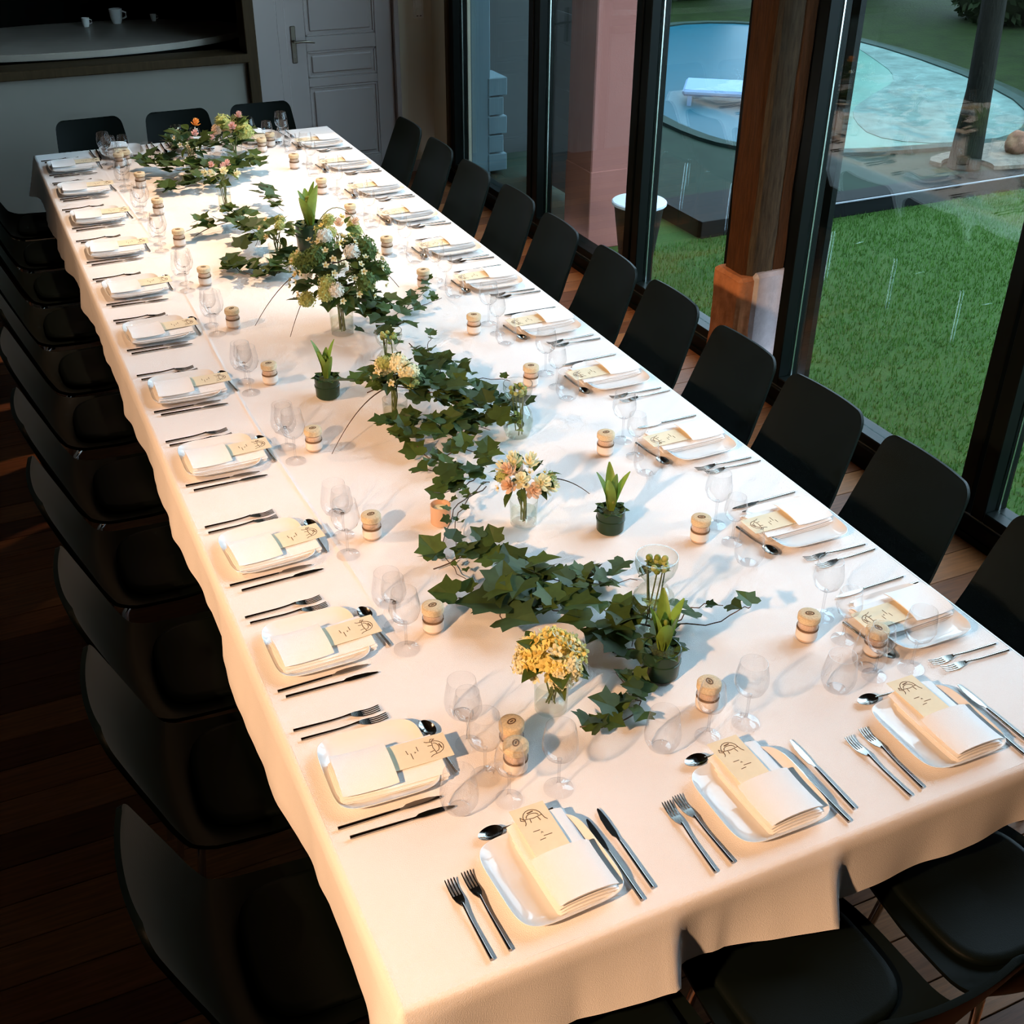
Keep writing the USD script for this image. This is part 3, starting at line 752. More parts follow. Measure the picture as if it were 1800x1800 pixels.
def spoon_make(loc, rotz, label, group):
    t = thing('dessert_spoon', label, 'spoon', loc, rotz, group)
    ys = np.linspace(-.092, .040, 12)
    zz = .0036 + .006 * np.clip((ys + .01) / .05, 0, 1)
    part('handle', tube(np.c_[ys * 0, ys, zz], np.interp(ys, [-.092, 0, .04], [.0038, .0028, .0024]), 8), 'steel', t, smooth=50)
    nr, na = 7, 28
    a = np.linspace(0, 2 * PI, na, endpoint=False)
    P = []
    for k in range(nr):
        q = k / (nr - 1)
        w = .0185 * (1 - .12 * np.sin(a))
        P.append(np.c_[w * q * np.cos(a), .063 + .029 * q * np.sin(a), np.full(na, .0016 + .0085 * q ** 2)])
    S = np.stack(P, 0); S = np.concatenate([S, S[:, :1]], 1)
    U = S.copy(); U[..., 2] += .0014
    part('bowl', solid(U, S), 'steel', t, smooth=50)
    return t

def wine_prof(h, rb, rf, stem_h):
    b = h - stem_h
    bowl = [(.004, stem_h), (rb * .45, stem_h + b * .05), (rb * .82, stem_h + b * .20), (rb, stem_h + b * .42), (rb * .97, stem_h + b * .6), (rb * .86, stem_h + b * .85), (rb * .80, h)]
    stem = [(rf, .0005), (rf * .99, .003), (rf * .45, .0058), (.006, .012), (.0035, .025), (.0033, stem_h * .75), (.0045, stem_h - .003), (.006, stem_h + .002), (0, stem_h + .004)]
    return bowl, stem
def wine_maker(name, h, rb, rf, sh):
    def make(loc, rotz, label, group):
        t = thing(name, label, 'wine glass', loc, rotz, group)
        bowl, stem = wine_prof(h, rb, rf, sh)
        th = .0012
        part('bowl', lathe(bowl + [(q - th, z) for q, z in bowl[::-1][:1]], 32), 'glass_clear', t, smooth=60)
        part('stem_and_foot', lathe(stem, 28), 'glass_foot', t, smooth=60)
        return t
    return make
def tumbler_make(loc, rotz, label, group):
    t = thing('stemless_tumbler', label, 'tumbler', loc, rotz, group)
    pr = [(.022, .001), (.034, .010), (.0425, .030), (.0435, .048), (.040, .072), (.036, .098), (.0345, .108), (.0335, .108)]
    part('bowl', lathe(pr, 32), 'glass_clear', t, smooth=60)
    part('thick_base', lathe([(.0225, .0015), (.022, .005), (.012, .007), (0, .0065)], 28), 'glass_foot', t, smooth=60)
    return t
def jar_make(loc, rotz, label, group):
    t = thing('favour_jar', label, 'jar', loc, rotz, group)
    part('glass_body', lathe([(0, .0005), (.024, .0005), (.0275, .004), (.0275, .052), (.0262, .059), (.0258, .062), (.0258, .066)], 32), 'glass_clear', t, smooth=50)
    part('filling', lathe([(0, .004), (.0235, .004), (.0255, .008), (.0258, .050), (.0235, .057), (0, .058)], 28), 'spice_fill', t, smooth=50, label='sand-coloured filling')
    part('paper_label', lathe([(.0279, .012), (.0282, .012), (.0282, .036), (.0279, .036)], 32), 'label_paper', t, smooth=50)
    bd = lathe([(.0283, .038), (.0286, .0385), (.0286, .043), (.0283, .0435)], 32)
    part('dark_band', bd, 'ink_brown', t, smooth=50)
    l = part('lid', lathe([(0, .062), (.028, .062), (.0297, .064), (.0297, .078), (.028, .081), (.020, .0825), (0, .083)], 32), 'cork', t, smooth=50)
    e = Point(0, 0).buffer(1, 16)
    from shapely import affinity
    o = affinity.scale(e, .012, .008).difference(affinity.scale(e, .0085, .005)).union(affinity.scale(e, .0055, .0022))
    st_ = extrude(o, .0006, .0831)
    part('stamp', st_, 'ink_brown', l, label='dark oval stamp on the lid')
    return t

plate, napkin, card, fork, knife, spoon = (Kind(m) for m in (plate_make, napkin_make, card_make, fork_make, knife_make, spoon_make))
wine, wine2 = Kind(wine_maker('wine_glass', .185, .041, .034, .088)), Kind(wine_maker('small_wine_glass', .160, .034, .031, .078))
tumbler, jar = Kind(tumbler_make), Kind(jar_make)
TT = TZ + .0016

def setting(cx, cy, a, where, jd=(0, 0), skip=()):
    """one place: local x to the guest's right, y towards the middle of the table."""
    ca, sa = math.cos(a), math.sin(a)
    def at(x, y_, z=0.0):
        return (cx + ca * x - sa * y_, cy + sa * x + ca * y_, TT + z)
    j = lambda s: rng.uniform(-s, s)
    ra = a + j(.05)
    plate(at(j(.004), j(.004)), ra, 'white square plate with raised rim, ' + where, 'plates')
    nx = .027 + j(.006)
    na = ra + j(.04)
    napkin(at(nx, .012, .0072), na, 'folded white cloth napkin on the plate, ' + where, 'napkins')
    card(at(nx - .012 + j(.004), .078, .0072 + .0270), na + j(.03), 'cream menu card tucked in the napkin, ' + where, 'menu cards')
    fork(at(-.198 + j(.004), -.036 + j(.006)), a + j(.05), 'outer steel fork, ' + where, 'forks')
    fork(at(-.160 + j(.004), -.026 + j(.006)), a + j(.05), 'inner steel fork next to the plate, ' + where, 'forks')
    knife(at(.170 + j(.004), -.002 + j(.006)), a + j(.04), 'outer steel knife, ' + where, 'knives')
    knife(at(.134 + j(.002), -.022 + j(.004)), a + j(.03), 'inner steel knife next to the plate, ' + where, 'knives')
    spoon(at(-.012 + j(.008), .158 + j(.008)), a + PI / 2 + .06 + j(.06), 'dessert spoon above the plate, ' + where, 'dessert spoons')
    tumbler(at(-.105 + j(.012), .235 + j(.012)), a, 'clear stemless tumbler, ' + where, 'tumblers')
    wine(at(.115 + j(.012), .215 + j(.01)), a, 'tall clear wine glass, ' + where, 'wine glasses')
    wine2(at(.010 + j(.010), .222 + j(.008)), a, 'smaller clear wine glass, ' + where, 'small wine glasses')
    jar(at(.060 + jd[0], .303 + jd[1]), a + PI / 2 + j(.6), 'small favour jar with cork lid, ' + where, 'favour jars')

for xx, w in ((-.52, 'left'), (-.008, 'middle'), (.501, 'right')):
    setting(xx, .175, 0, '%s place at near end of table' % w)
for i, yy in enumerate(LY):
    setting(-.742, yy, -PI / 2, '%s place from near end, left side' % ORD[i])
for i, yy in enumerate(RY):
    setting(.742, yy, PI / 2, '%s place from near end, window side' % ORD[i])
for xx, w in ((-.42, 'left'), (.0, 'middle'), (.42, 'right')):
    setting(xx, L - .175, PI, '%s place at far end of table' % w)

# ------------------------------------------------------------------ flowers and leaves
def orient(v, yaw, pitch, roll):
    Rm = rot((0, 0, 1), yaw) @ rot((1, 0, 0), pitch) @ rot((0, 1, 0), roll)
    return v @ Rm.T

IVY = np.array([(0, .02), (.20, -.12), (.47, -.08), (.52, .12), (.44, .24), (.66, .50), (.36, .58), (.24, .72), (0, 1.02), (-.24, .72), (-.36, .58), (-.66, .50), (-.44, .24), (-.52, .12), (-.47, -.08), (-.20, -.12)])
def ivy_leaf(pos, size, yaw, pitch, roll):
    c = np.array([(0, .28, 0.0)])
    o = np.c_[IVY, np.abs(IVY[:, 0]) * .22 - .06 * (IVY[:, 1] > .8)]
    v = np.vstack([o, c, [(0, .6, -.01)]]) * size
    n = len(IVY)
    f = [(n, k, (k + 1) % n) for k in range(n)]
    return trimesh.Trimesh(orient(v, yaw, pitch, roll) + np.array(pos), np.array(f), process=False)
def oval_leaf(pos, size, yaw, pitch, roll, wid=.3, curl=.25):
    t = np.linspace(0, 1, 6)
    w = wid * np.sin(PI * np.clip(t, 0.03, 1) ** .8) * size
    zc = -curl * t ** 2 * size
    P = np.stack([np.c_[-w, t * size, zc + w * .3], np.c_[w * 0, t * size, zc], np.c_[w, t * size, zc + w * .3]], 0)
    m = grid(P)
    m.vertices = orient(m.vertices, yaw, pitch, roll) + np.array(pos)
    return m
def blossom(pos, s, nrm, petals=5, cup=.5):
    """an open flower: rounded petals around a middle."""
    vs, fs = [], []
    for k in range(petals):
        a = 2 * PI * k / petals
        q = [(0, 0, 0), (.55, -.38, cup * .35), (1.0, -.25, cup), (1.08, .0, cup * 1.1), (1.0, .25, cup), (.55, .38, cup * .35)]
        b = len(vs)
        vs += [(x * math.cos(a) - y_ * math.sin(a), x * math.sin(a) + y_ * math.cos(a), z) for x, y_, z in q]
        fs += [(b, b + 1, b + 2), (b, b + 2, b + 3), (b, b + 3, b + 4), (b, b + 4, b + 5)]
    v = np.array(vs) * s
    nrm = np.array(nrm, float); nrm /= np.linalg.norm(nrm)
    ax = np.cross([0, 0, 1], nrm); l = np.linalg.norm(ax)
    if l > 1e-6:
        v = v @ rot(ax / l, math.atan2(l, nrm[2])).T
    return trimesh.Trimesh(v + np.array(pos), np.array(fs), process=False)
def rose(pos, s, nrm):
    ms = [blossom((0, 0, .30 * k * s), s * (1 - .22 * k), (0, 0, 1), 5, .55 + .5 * k).apply_transform(trimesh.transformations.rotation_matrix(.7 * k, (0, 0, 1))) for k in range(4)]
    core = trimesh.creation.icosphere(1, s * .42); core.apply_translation((0, 0, s * .55))
    m = cat_(ms + [core])
    nrm = np.array(nrm, float); nrm /= np.linalg.norm(nrm)
    ax = np.cross([0, 0, 1], nrm); l = np.linalg.norm(ax)
    v = m.vertices
    if l > 1e-6:
        v = v @ rot(ax / l, math.atan2(l, nrm[2])).T
    m.vertices = v + np.array(pos)
    return m
def floret_head(pos, s, seed, n=34):
    """a round head of many small florets."""
    q = np.random.default_rng(seed)
    ms = []
    core = trimesh.creation.icosphere(1, s * .82); core.apply_translation(pos); ms.append(core)
    for k in range(n):
        z = 1 - 1.55 * (k + .5) / n
        a = k * 2.39996
        d_ = np.array([math.sqrt(max(0, 1 - z * z)) * math.cos(a), math.sqrt(max(0, 1 - z * z)) * math.sin(a), z])
        ms.append(blossom(np.array(pos) + d_ * s * q.uniform(.82, 1.0), s * .30, d_ + q.normal(0, .2, 3), 4, .25))
    return cat_(ms)

def glass_jar(loc, rb, h, label, rt=None, water=.55, bulge=0.0, name='glass_vase'):
    rt = rt or rb
    t = thing(name, label, 'vase', loc)
    zs = np.linspace(0, 1, 10)
    rad = rb + (rt - rb) * zs + bulge * np.sin(PI * zs)
    pr = [(rb * .92, .001)] + [(q, .003 + z * (h - .003)) for q, z in zip(rad, zs)] + [(rt - .0015, h)]
    part('glass_body', lathe(pr, 36), 'glass_vase', t, smooth=50)
    part('base', lathe([(rb * .93, .003), (rb * .6, .005), (0, .0055)], 28), 'glass_foot', t, smooth=50)
    if water:
        k = int(water * 9)
        pw = [(q - .003, .003 + z * (h - .003)) for q, z in list(zip(rad, zs))[1:k + 1]]
        part('water', lathe(pw + [(0, pw[-1][1])], 28), 'water', t, smooth=50)
    return t

def bouquet(name, label, base, zrim, R, H, heads, nleaf, leafsize, seed, leafmats=('leaf_0', 'leaf_1', 'leaf_2'), leafkind='oval', stems=9, squash=.8, group=None, cat='bouquet'):
    """heads: list of (kind, material, size, count, lift) set over a dome of radius R whose middle is H above the table."""
    q = np.random.default_rng(seed)
    t = thing(name, label, cat, base, 0, group)
    c = np.array([0, 0, H])
    for k in range(stems):
        a = q.uniform(0, 2 * PI); e = q.uniform(.1, .6) * R
        p0 = np.array([q.uniform(-.012, .012), q.uniform(-.012, .012), .014])
        p1 = np.array([q.uniform(-.015, .015), q.uniform(-.015, .015), zrim])
        p2 = c + np.array([math.cos(a) * e, math.sin(a) * e, 0])
        part('stem', tube(np.vstack([arc(p0, p1, 0, 4), arc(p1, p2, .01, 5)[1:]]), .0022, 5), 'stem_green', t, smooth=60)
    fans = 2.39996
    tot = sum(h_[3] for h_ in heads) or 1
    k = 0
    order = []
    for h_ in heads:
        order += [h_] * h_[3]
    q.shuffle(order)
    for kind, m, s, cnt, lift in order:
        z = 1 - 1.15 * (k + .6) / tot
        a = k * fans + q.uniform(-.3, .3)
        sr = math.sqrt(max(0, 1 - z * z))
        d_ = np.array([sr * math.cos(a), sr * math.sin(a), z])
        p = c + d_ * np.array([R, R, R * squash]) * (lift + q.uniform(-.06, .06))
        if kind == 'rose':
            part('flower_head', rose(p, s, d_ + [0, 0, .4]), m, t, smooth=False)
        elif kind == 'head':
            part('flower_head', floret_head(p, s, int(q.integers(1e6))), m, t)
        else:
            b_ = part('blossom', blossom(p, s, d_ + q.normal(0, .25, 3), 5, .45), m, t)
            e_ = trimesh.creation.icosphere(1, s * .34); e_.apply_translation(p + d_ * s * .18)
            part('flower_eye', e_, 'petal_eye', b_)
        k += 1
    for k in range(nleaf):
        z = q.uniform(-.45, .85)
        a = k * fans + q.uniform(-.4, .4)
        sr = math.sqrt(max(0, 1 - z * z))
        d_ = np.array([sr * math.cos(a), sr * math.sin(a), z])
        p = c + d_ * np.array([R, R, R * squash]) * q.uniform(.5, .9)
        s = leafsize * q.uniform(.7, 1.25)
        yaw = math.atan2(d_[1], d_[0]) - PI / 2 + q.uniform(-.6, .6)
        pitch = q.uniform(-.5, .7) + z * .5
        ms = leafmats[int(q.integers(len(leafmats)))]
        if leafkind == 'ivy' or (leafkind == 'both' and k % 2):
            part('leaf', ivy_leaf(p, s, yaw, pitch, q.uniform(-.5, .5)), ms, t)
        else:
            part('leaf', oval_leaf(p, s, yaw, pitch, q.uniform(-.5, .5), q.uniform(.22, .36)), ms, t)
    return t

def garland(label, runs, seed, mats=('leaf_0', 'leaf_1', 'leaf_2', 'leaf_0', 'leaf_4')):
    """an ivy trail: runs of (points (x, y) or (x, y, height), leaves per run, leaf size, spread)."""
    q = np.random.default_rng(seed)
    t = thing('ivy_garland', label, 'ivy', (0, 0, 0), 0, None)
    for pts, n, size, spread in runs:
        n, size = int(n * 1.25), size * 1.15
        p = np.array([(a[0], a[1], TT + (a[2] if len(a) > 2 else .012)) for a in pts], float)
        s = np.r_[0, np.cumsum(np.linalg.norm(np.diff(p, axis=0), axis=1))]
        u = np.linspace(0, s[-1], max(8, 3 * len(p)))
        from scipy.interpolate import PchipInterpolator
        curve = np.stack([PchipInterpolator(s, p[:, k])(u) for k in range(3)], 1)
        wob = (q.normal(0, .004, curve.shape)); wob[:, 2] = np.abs(wob[:, 2])
        part('vine', tube(curve + wob, np.linspace(.0022, .0012, len(u)), 5), 'vine_stem', t, smooth=60)
        for k in range(n):
            uu = (k + q.uniform(.2, .8)) / n * s[-1]
            c = np.array([np.interp(uu, u, curve[:, i]) for i in range(3)])
            off = q.normal(0, spread, 2)
            sz = size * q.uniform(.65, 1.25)
            pos = c + [off[0], off[1], abs(q.normal(.018, .016)) + .25 * sz * (np.hypot(*off) < spread)]
            part('leaf', ivy_leaf(pos, sz, q.uniform(0, 2 * PI), q.uniform(-.1, .55), q.uniform(-.45, .45)), mats[int(q.integers(len(mats)))], t)
    return t

garland('ivy trail with large leaves lying nearest the camera, left of the hourglass vase', [
    ([(-.34, 1.28), (-.27, 1.29), (-.21, 1.31), (-.15, 1.26), (-.13, 1.15), (-.06, 1.10), (.03, 1.06), (.10, 1.02), (.16, 1.00)], 26, .062, .022),
    ([(-.33, 1.12), (-.27, 1.06), (-.20, 1.02), (-.13, .99), (-.09, .93), (-.06, .84), (-.02, .76)], 20, .070, .028),
    ([(-.24, 1.05, .03), (-.27, .97, .035), (-.27, .92, .03)], 3, .105, .012),
    ([(-.20, 1.10), (-.10, 1.06), (-.02, .98), (.02, .86), (.0, .74)], 14, .062, .03),
    ([(.03, .85), (.08, .80), (.16, .78), (.24, .735), (.30, .72, .05), (.285, .65, .11)], 4, .05, .008),
    ([(.06, .80), (.15, .79), (.22, .80, .03), (.29, .775, .04)], 2, .032, .006),
    ([(-.02, .74), (.03, .70), (.07, .66)], 5, .055, .015)], 31)
garland('small ivy sprig lying between the yellow posy and the near tumblers', [
    ([(-.27, .53), (-.21, .51), (-.15, .51), (-.10, .55), (-.09, .62), (-.10, .67)], 12, .05, .015)], 32)
garland('dense ivy mound under the cream flowers halfway along the table', [
    ([(-.17, 2.36, .05), (-.10, 2.30, .09), (-.02, 2.20, .10), (.07, 2.10, .08), (.13, 1.98, .05)], 46, .062, .045),
    ([(-.18, 2.10, .03), (-.12, 2.02, .05), (-.04, 1.98, .05), (.06, 1.98, .05), (.13, 1.95, .03)], 36, .058, .035),
    ([(-.10, 2.45, .05), (.0, 2.42, .06), (.10, 2.38, .05), (.15, 2.45, .04), (.15, 2.58, .03)], 22, .058, .03),
    ([(.05, 2.25, .08), (.14, 2.18, .06), (.21, 2.10, .04), (.25, 2.02, .03)], 24, .058, .03),
    ([(.02, 2.44), (.14, 2.40), (.26, 2.34, .03), (.36, 2.28, .03)], 4, .034, .006)], 33)
garland('thin ivy trail reaching from the mound to the peach votive', [
    ([(-.14, 1.94, .03), (-.09, 1.86), (-.03, 1.86, .04), (.02, 1.79, .04), (.02, 1.72, .03)], 10, .055, .02),
    ([(-.21, 1.80, .02), (-.12, 1.78, .02), (-.05, 1.70, .04), (-.02, 1.64, .05)], 8, .052, .015),
    ([(-.05, 1.66, .04), (-.12, 1.60, .05), (-.18, 1.57, .07), (-.235, 1.53, .095)], 8, .055, .012),
    ([(-.02, 1.62, .04), (-.09, 1.56, .06), (-.17, 1.50, .06), (-.24, 1.42, .04), (-.29, 1.31, .015), (-.28, 1.20, .01)], 9, .022, .012),
    ([(-.05, 1.58, .05), (-.14, 1.52, .05), (-.21, 1.44, .03), (-.23, 1.36, .01)], 6, .02, .01)], 34)
garland('dark ivy trail right of the tall green bouquet', [
    ([(.05, 2.72, .05), (.08, 2.85, .08), (.09, 3.0, .08), (.09, 3.14, .06), (.02, 3.2, .06)], 44, .058, .04),
    ([(.10, 2.98, .04), (.20, 3.07, .02), (.30, 3.16, .02), (.38, 3.24, .02), (.45, 3.34, .02)], 14, .042, .014),
    ([(.22, 3.1, .02), (.34, 3.12, .02), (.44, 3.16, .02)], 6, .042, .01),
    ([(.12, 2.72, .04), (.16, 2.62, .03), (.20, 2.70, .02), (.24, 2.78, .03)], 6, .03, .012)], 35)
garland('ivy patch left of the tall bouquet in the farther half of the table', [
    ([(-.34, 4.44), (-.22, 4.50, .03), (-.10, 4.52, .04), (-.10, 4.2, .06), (-.14, 4.02, .06)], 30, .065, .04),
    ([(-.29, 3.98), (-.25, 3.82), (-.16, 3.74), (-.06, 3.78, .03), (-.02, 3.9, .03)], 26, .065, .035),
    ([(.08, 4.85, .04), (.12, 4.70, .05), (.12, 4.55, .04)], 8, .06, .015)], 36)
garland('dark ivy mass at the far end of the table among the far bouquets', [
    ([(-.32, 5.75, .03), (-.26, 5.55, .05), (-.18, 5.40, .06), (-.05, 5.35, .06), (.08, 5.38, .06), (.20, 5.52, .04)], 60, .066, .05),
    ([(-.34, 5.30, .02), (-.26, 5.22, .02), (-.14, 5.22, .03), (.0, 5.25, .03)], 22, .06, .03),
    ([(-.18, 6.02, .05), (-.05, 5.9, .06), (.12, 5.88, .06), (.24, 5.8, .05)], 26, .062, .04)], 37)

# the posies, near to far
glass_jar((-.293, .634, TT), .040, .085, 'patterned glass jar holding the yellow posy nearest the camera', .042, .6)
bouquet('yellow_posy', 'posy of small yellow and cream blossoms in the nearest glass jar', (-.293, .634, TT), .085, .072, .150,
        [('bloom', 'petal_yellow', .0165, 46, 1.02), ('bloom', 'petal_cream', .015, 16, 1.05), ('head', 'petal_yellow', .030, 6, .72), ('head', 'petal_cream', .032, 5, .85)], 18, .062, 41, ('leaf_1', 'leaf_3', 'leaf_0'))
glass_jar((.005, 1.417, TT), .040, .085, 'clear glass jar with water holding the cream rose posy', .043, .65)
bouquet('cream_rose_posy', 'round posy of cream and peach roses with dark leaves, middle of the table', (.005, 1.417, TT), .085, .075, .145,
        [('rose', 'petal_cream', .027, 7, .9), ('rose', 'petal_peach', .025, 4, .9), ('head', 'petal_lime', .022, 3, .95), ('bloom', 'petal_white', .012, 6, 1.1)], 22, .05, 42)
glass_jar((-.12, 2.20, TT), .042, .09, 'clear glass jar half hidden in the dense ivy mound', .044, .6)
bouquet('cream_hydrangea_posy', 'posy with a large cream flower head rising from the dense ivy mound', (-.12, 2.20, TT), .09, .075, .175,
        [('head', 'petal_cream', .036, 3, .75), ('head', 'petal_lime', .026, 2, .9), ('bloom', 'petal_cream', .013, 6, 1.0)], 20, .06, 43)
glass_jar((-.05, 3.02, TT), .045, .15, 'tall clear glass vase under the big green bouquet', .05, .5)
bouquet('green_bouquet', 'tall round bouquet of green foliage and white snowballs, tallest on the table', (-.05, 3.02, TT), .15, .185, .225,
        [('head', 'petal_white', .030, 5, 1.0), ('head', 'petal_lime', .034, 5, .95), ('head', 'petal_green', .042, 14, .9), ('bloom', 'petal_cream', .013, 44, 1.04)], 100, .062, 44, ('leaf_0', 'leaf_1', 'leaf_2', 'leaf_4'), 'both', 14, .95)
glass_jar((.16, 3.72, TT), .04, .09, 'clear glass jar behind the tall green bouquet', .043, .6)
bouquet('yellow_green_posy', 'loose yellow-green posy just behind the tall green bouquet, on its right', (.16, 3.72, TT), .09, .10, .17,
        [('head', 'petal_lime', .030, 5, .9), ('bloom', 'petal_yellow', .014, 10, 1.0), ('rose', 'petal_peach', .022, 2, .95)], 22, .05, 45, ('leaf_3', 'leaf_1'))
glass_jar((-.06, 3.95, TT), .042, .085, 'clear glass jar standing in the ivy patch of the farther half', .045, .6)
bouquet('leafy_posy', 'leafy dark green posy standing in the ivy patch of the farther half', (-.06, 3.95, TT), .085, .085, .14,
        [('bloom', 'petal_cream', .013, 8, 1.0), ('head', 'petal_lime', .025, 2, .9)], 24, .06, 46, ('leaf_0', 'leaf_1'), 'both')
glass_jar((-.10, 4.86, TT), .034, .10, 'slim glass jar with visible green stems in the farther half', .034, .7)
bouquet('stem_posy', 'small cream and pink posy on long green stems in the slim jar', (-.10, 4.86, TT), .10, .075, .17,
        [('rose', 'petal_cream', .022, 4, .9), ('rose', 'petal_pink', .02, 3, .9)], 14, .045, 47, ('leaf_1', 'leaf_3'))
glass_jar((-.12, 5.55, TT), .042, .09, 'clear glass jar in the dark ivy at the far end, left', .045, .6)
bouquet('dark_leaf_bouquet', 'dark leafy bouquet with an orange flower at the far end, left', (-.12, 5.55, TT), .09, .12, .17,
        [('rose', 'petal_orange', .026, 1, 1.1), ('rose', 'petal_pink', .02, 3, .95), ('bloom', 'petal_white', .014, 8, 1.0)], 40, .065, 48, ('leaf_0', 'leaf_2'), 'both')
glass_jar((.16, 5.72, TT), .042, .09, 'clear glass jar in the dark ivy at the far end, right', .045, .6)
bouquet('lime_hydrangea_bouquet', 'bouquet with a lime green hydrangea head at the far end, right', (.16, 5.72, TT), .09, .11, .17,
        [('head', 'petal_lime', .050, 3, .75), ('rose', 'petal_pink', .024, 2, .95), ('head', 'petal_peach', .03, 2, .8)], 30, .06, 49, ('leaf_0', 'leaf_1', 'leaf_3'), 'both')

# hyacinths: dark green glass pots with spear leaves
def spear(p0, length, yaw, lean, wid, curl):
    t = np.linspace(0, 1, 9)
    w = wid * np.clip(np.sin(PI * (t * .86 + .12)), .02, 1) ** .7
    ang_ = lean + curl * t
    dy = np.concatenate([[0], np.cumsum(np.sin(ang_[:-1]) * length / 8)])
    dz = np.concatenate([[0], np.cumsum(np.cos(ang_[:-1]) * length / 8)])
    P = np.stack([np.c_[-w, dy - w * .5, dz], np.c_[w * 0, dy, dz], np.c_[w, dy - w * .5, dz]], 0)
    m = grid(P)
    m.vertices = m.vertices @ rot((0, 0, 1), yaw).T + np.array(p0)
    return m
def hyacinth(loc, s, label, plabel, leaves, seed, bud=True):
    q = np.random.default_rng(seed)
    t = thing('green_glass_pot', plabel, 'pot', loc)
    part('pot_body', lathe([(0, 0), (.036 * s, 0), (.041 * s, .006 * s), (.042 * s, .040 * s), (.044 * s, .041 * s), (.044 * s, .046 * s), (.042 * s, .047 * s), (.043 * s, .074 * s), (.040 * s, .075 * s), (.039 * s, .062 * s), (0, .060 * s)], 40), 'pot_green', t, smooth=40)
    part('soil', lathe([(.0385 * s, .063 * s), (.02 * s, .070 * s), (0, .072 * s)], 24), 'moss', t, smooth=50)
    h_ = thing('hyacinth_plant', label, 'plant', (loc[0], loc[1], loc[2] + .066 * s))
    for k in range(leaves):
        a = k * 2 * PI / leaves + q.uniform(-.3, .3)
        part('leaf', spear((.008 * math.cos(a), .008 * math.sin(a), 0), q.uniform(.10, .145) * s, a - PI / 2, q.uniform(.05, .28), .0175 * s, q.uniform(.05, .5)), 'leaf_spear', h_, smooth=60)
    if bud:
        part('flower_stalk', tube([(0, 0, 0), (.002, 0, .05 * s)], .006 * s, 8), 'stem_green', h_, smooth=60)
        for k in range(16):
            a, z = k * 2.4, .03 * s + .0034 * s * k
            rr_ = .011 * s * (1 - .04 * k)
            b = trimesh.creation.icosphere(1, .0055 * s); b.apply_scale((1, 1, 1.4)); b.apply_translation((rr_ * math.cos(a), rr_ * math.sin(a), z))
            part('bud', b, 'leaf_lime', h_, smooth=True)
    for k in range(7):
        a = k * .9 + .3
        part('moss_leaf', oval_leaf((.026 * s * math.cos(a), .026 * s * math.sin(a), 0.002), .03 * s, a - PI / 2, .4, 0, .4), 'leaf_0', h_)
hyacinth((.226, 1.276, TT), 1.0, 'hyacinth with upright spear leaves in the green pot right of the rose posy', 'dark green glass pot right of the cream rose posy', 5, 61)
hyacinth((.016, .635, TT), 1.12, 'tall hyacinth with spotted spear leaves in the nearest green pot', 'dark green glass pot nearest the camera, in front of the hourglass vase', 6, 62)
hyacinth((-.276, 2.492, TT), 1.05, 'hyacinth with spear leaves in the green pot left of the ivy mound', 'dark green glass pot left of the ivy mound', 5, 63)
hyacinth((.13, 4.05, TT), 1.7, 'tallest hyacinth with yellow-green flowers behind the tall bouquet', 'dark green glass pot behind the tall bouquet', 5, 64)
# long grass blades arching out of the flowers
for k, (p0, p1, lift, m) in enumerate([((.13, 4.05, .06), (.37, 3.86, .02), .35, 'stem_green'), ((-.05, 3.02, .30), (-.36, 3.22, .01), .16, 'vine_stem'), ((-.05, 3.02, .3), (.20, 3.02, .16), .12, 'vine_stem'),
                                       ((-.12, 2.2, .14), (-.40, 2.05, .01), .10, 'vine_stem'), ((.06, 1.45, .12), (.22, 1.40, .06), .05, 'vine_stem'), ((-.05, 3.02, .3), (-.26, 3.05, .01), .15, 'vine_stem')]):
    a = np.array(p0) + [0, 0, TT]; b = np.array(p1) + [0, 0, TT]
    top('grass_stem', tube(arc(a, b, lift, 14), np.linspace(.0026, .0012, 14), 5), m, ['long thin grass blade arching right behind the tall bouquet', 'thin brown stem arching from the tall bouquet down to the left',
        'thin stem arching to the right out of the tall bouquet', 'thin brown stem arching from the ivy mound down to the left', 'thin stem arching from the rose posy to the hyacinth pot', 'short brown stem hanging left below the tall bouquet'][k], 'stem', smooth=60)

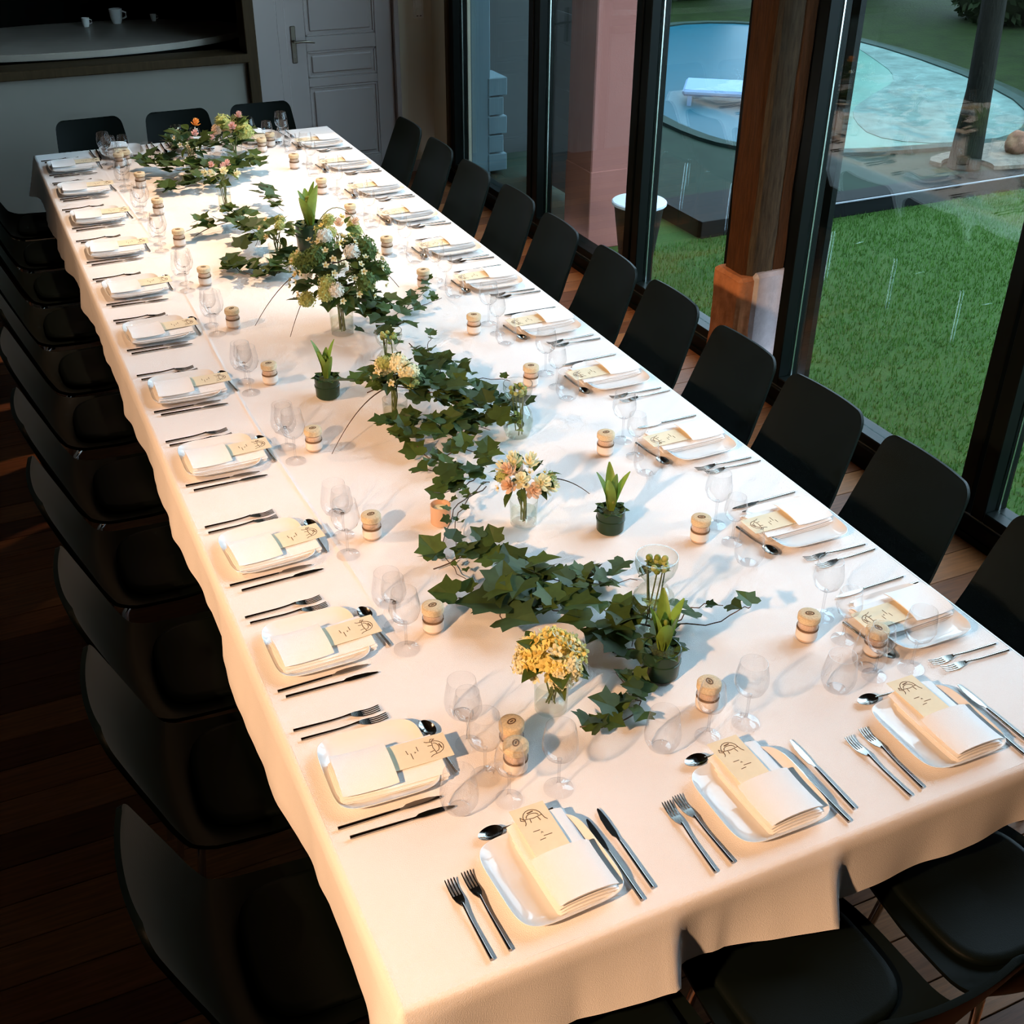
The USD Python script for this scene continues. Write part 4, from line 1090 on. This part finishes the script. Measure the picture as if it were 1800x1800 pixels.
# hourglass hyacinth vases
def hourglass(loc, s, label, seed):
    t = thing('hourglass_vase', label, 'vase', loc)
    pr = [(0, .0015), (.036, .001), (.046, .010), (.057, .045), (.060, .070), (.052, .105), (.032, .132), (.027, .142), (.034, .156), (.050, .178), (.056, .200), (.055, .222), (.053, .222)]
    part('glass_body', lathe([(a * s, b * s) for a, b in pr], 40), 'glass_vase', t, smooth=60)
    part('rim', tube([(.0545 * s * math.cos(a), .0545 * s * math.sin(a), .222 * s) for a in np.linspace(0, 2 * PI, 37)], .0016, 6), 'glass_foot', t, smooth=60)
    part('water', lathe([(.044 * s, .012 * s), (.054 * s, .045 * s), (.057 * s, .068 * s), (0, .068 * s)], 28), 'water', t, smooth=60)
    q = np.random.default_rng(seed)
    f = thing('vase_foliage', 'pale green leaves and buds inside the ' + label, 'leaves', (loc[0], loc[1], loc[2] + .012))
    for k in range(5):
        a = q.uniform(0, 2 * PI)
        part('stem', tube(arc((.02 * s * math.cos(a), .02 * s * math.sin(a), .0), (.024 * s * math.cos(a + 1), .024 * s * math.sin(a + 1), .19 * s), 0, 7), .002, 5), 'stem_green', f, smooth=60)
    for k in range(18):
        a, z = q.uniform(0, 2 * PI), (q.uniform(.01, .07) if k < 12 else q.uniform(.15, .18))
        part('leaf', oval_leaf((.012 * math.cos(a), .012 * math.sin(a), z * s), (.046 if k < 12 else .036) * s, a, q.uniform(.2, .9), 0, .34), ('leaf_lime', 'leaf_3')[k % 2], f)
    for k in range(14):
        a = q.uniform(0, 2 * PI)
        b = trimesh.creation.icosphere(1, .009 * s); b.apply_translation((.026 * s * math.cos(a), .026 * s * math.sin(a), (.175 + .02 * q.uniform()) * s))
        part('bud', b, ('petal_lime', 'leaf_lime')[k % 2], f, smooth=True)
hourglass((.098, .817, TT), 1.0, 'hourglass glass vase behind the nearest green pot', 71)
hourglass((.225, 1.93, TT), .9, 'hourglass glass vase right of the ivy mound', 72)
hourglass((-.02, 2.53, TT), .9, 'hourglass glass vase at the back of the ivy mound', 73)
# peach votive
vt = thing('votive_holder', 'small peach frosted votive glass under an ivy leaf', 'candle holder', (-.223, 1.52, TT))
part('holder', lathe([(0, .001), (.028, .001), (.031, .004), (.031, .066), (.029, .066), (.028, .05), (0, .05)], 32), 'candle_peach', vt, smooth=50)
part('wax', lathe([(.0275, .0505), (.02, .054), (0, .054)], 24), 'petal_cream', vt, smooth=50)

# the spotlights' housings, above the view
for k, (nm, loc, tg, *_) in enumerate(LAMPS):
    t = thing('spotlight', ['black spotlight in the room on the left, lighting the near end', 'black spotlight over the farther half of the table', 'black spotlight in the room on the left, lighting the middle'][k], 'lamp', (0, 0, 0))
    lo_, d_ = np.array(loc), np.array(tg) - np.array(loc)
    d_ /= np.linalg.norm(d_)
    can = lathe([(.0, -.20), (.06, -.20), (.065, -.19), (.075, -.06), (.072, -.06), (.06, -.18), (0, -.18)], 24)
    ax = np.cross([0, 0, 1], d_); l_ = np.linalg.norm(ax)
    can.vertices = can.vertices @ rot(ax / l_, math.atan2(l_, d_[2])).T + lo_ + d_ * 0.0
    part('housing', can, 'lamp_black', t, smooth=40)
    part('rod', tube([lo_ - d_ * .19, [lo_[0] - d_[0] * .19, lo_[1] - d_[1] * .19, 5.0]], .008, 8), 'lamp_black', t)
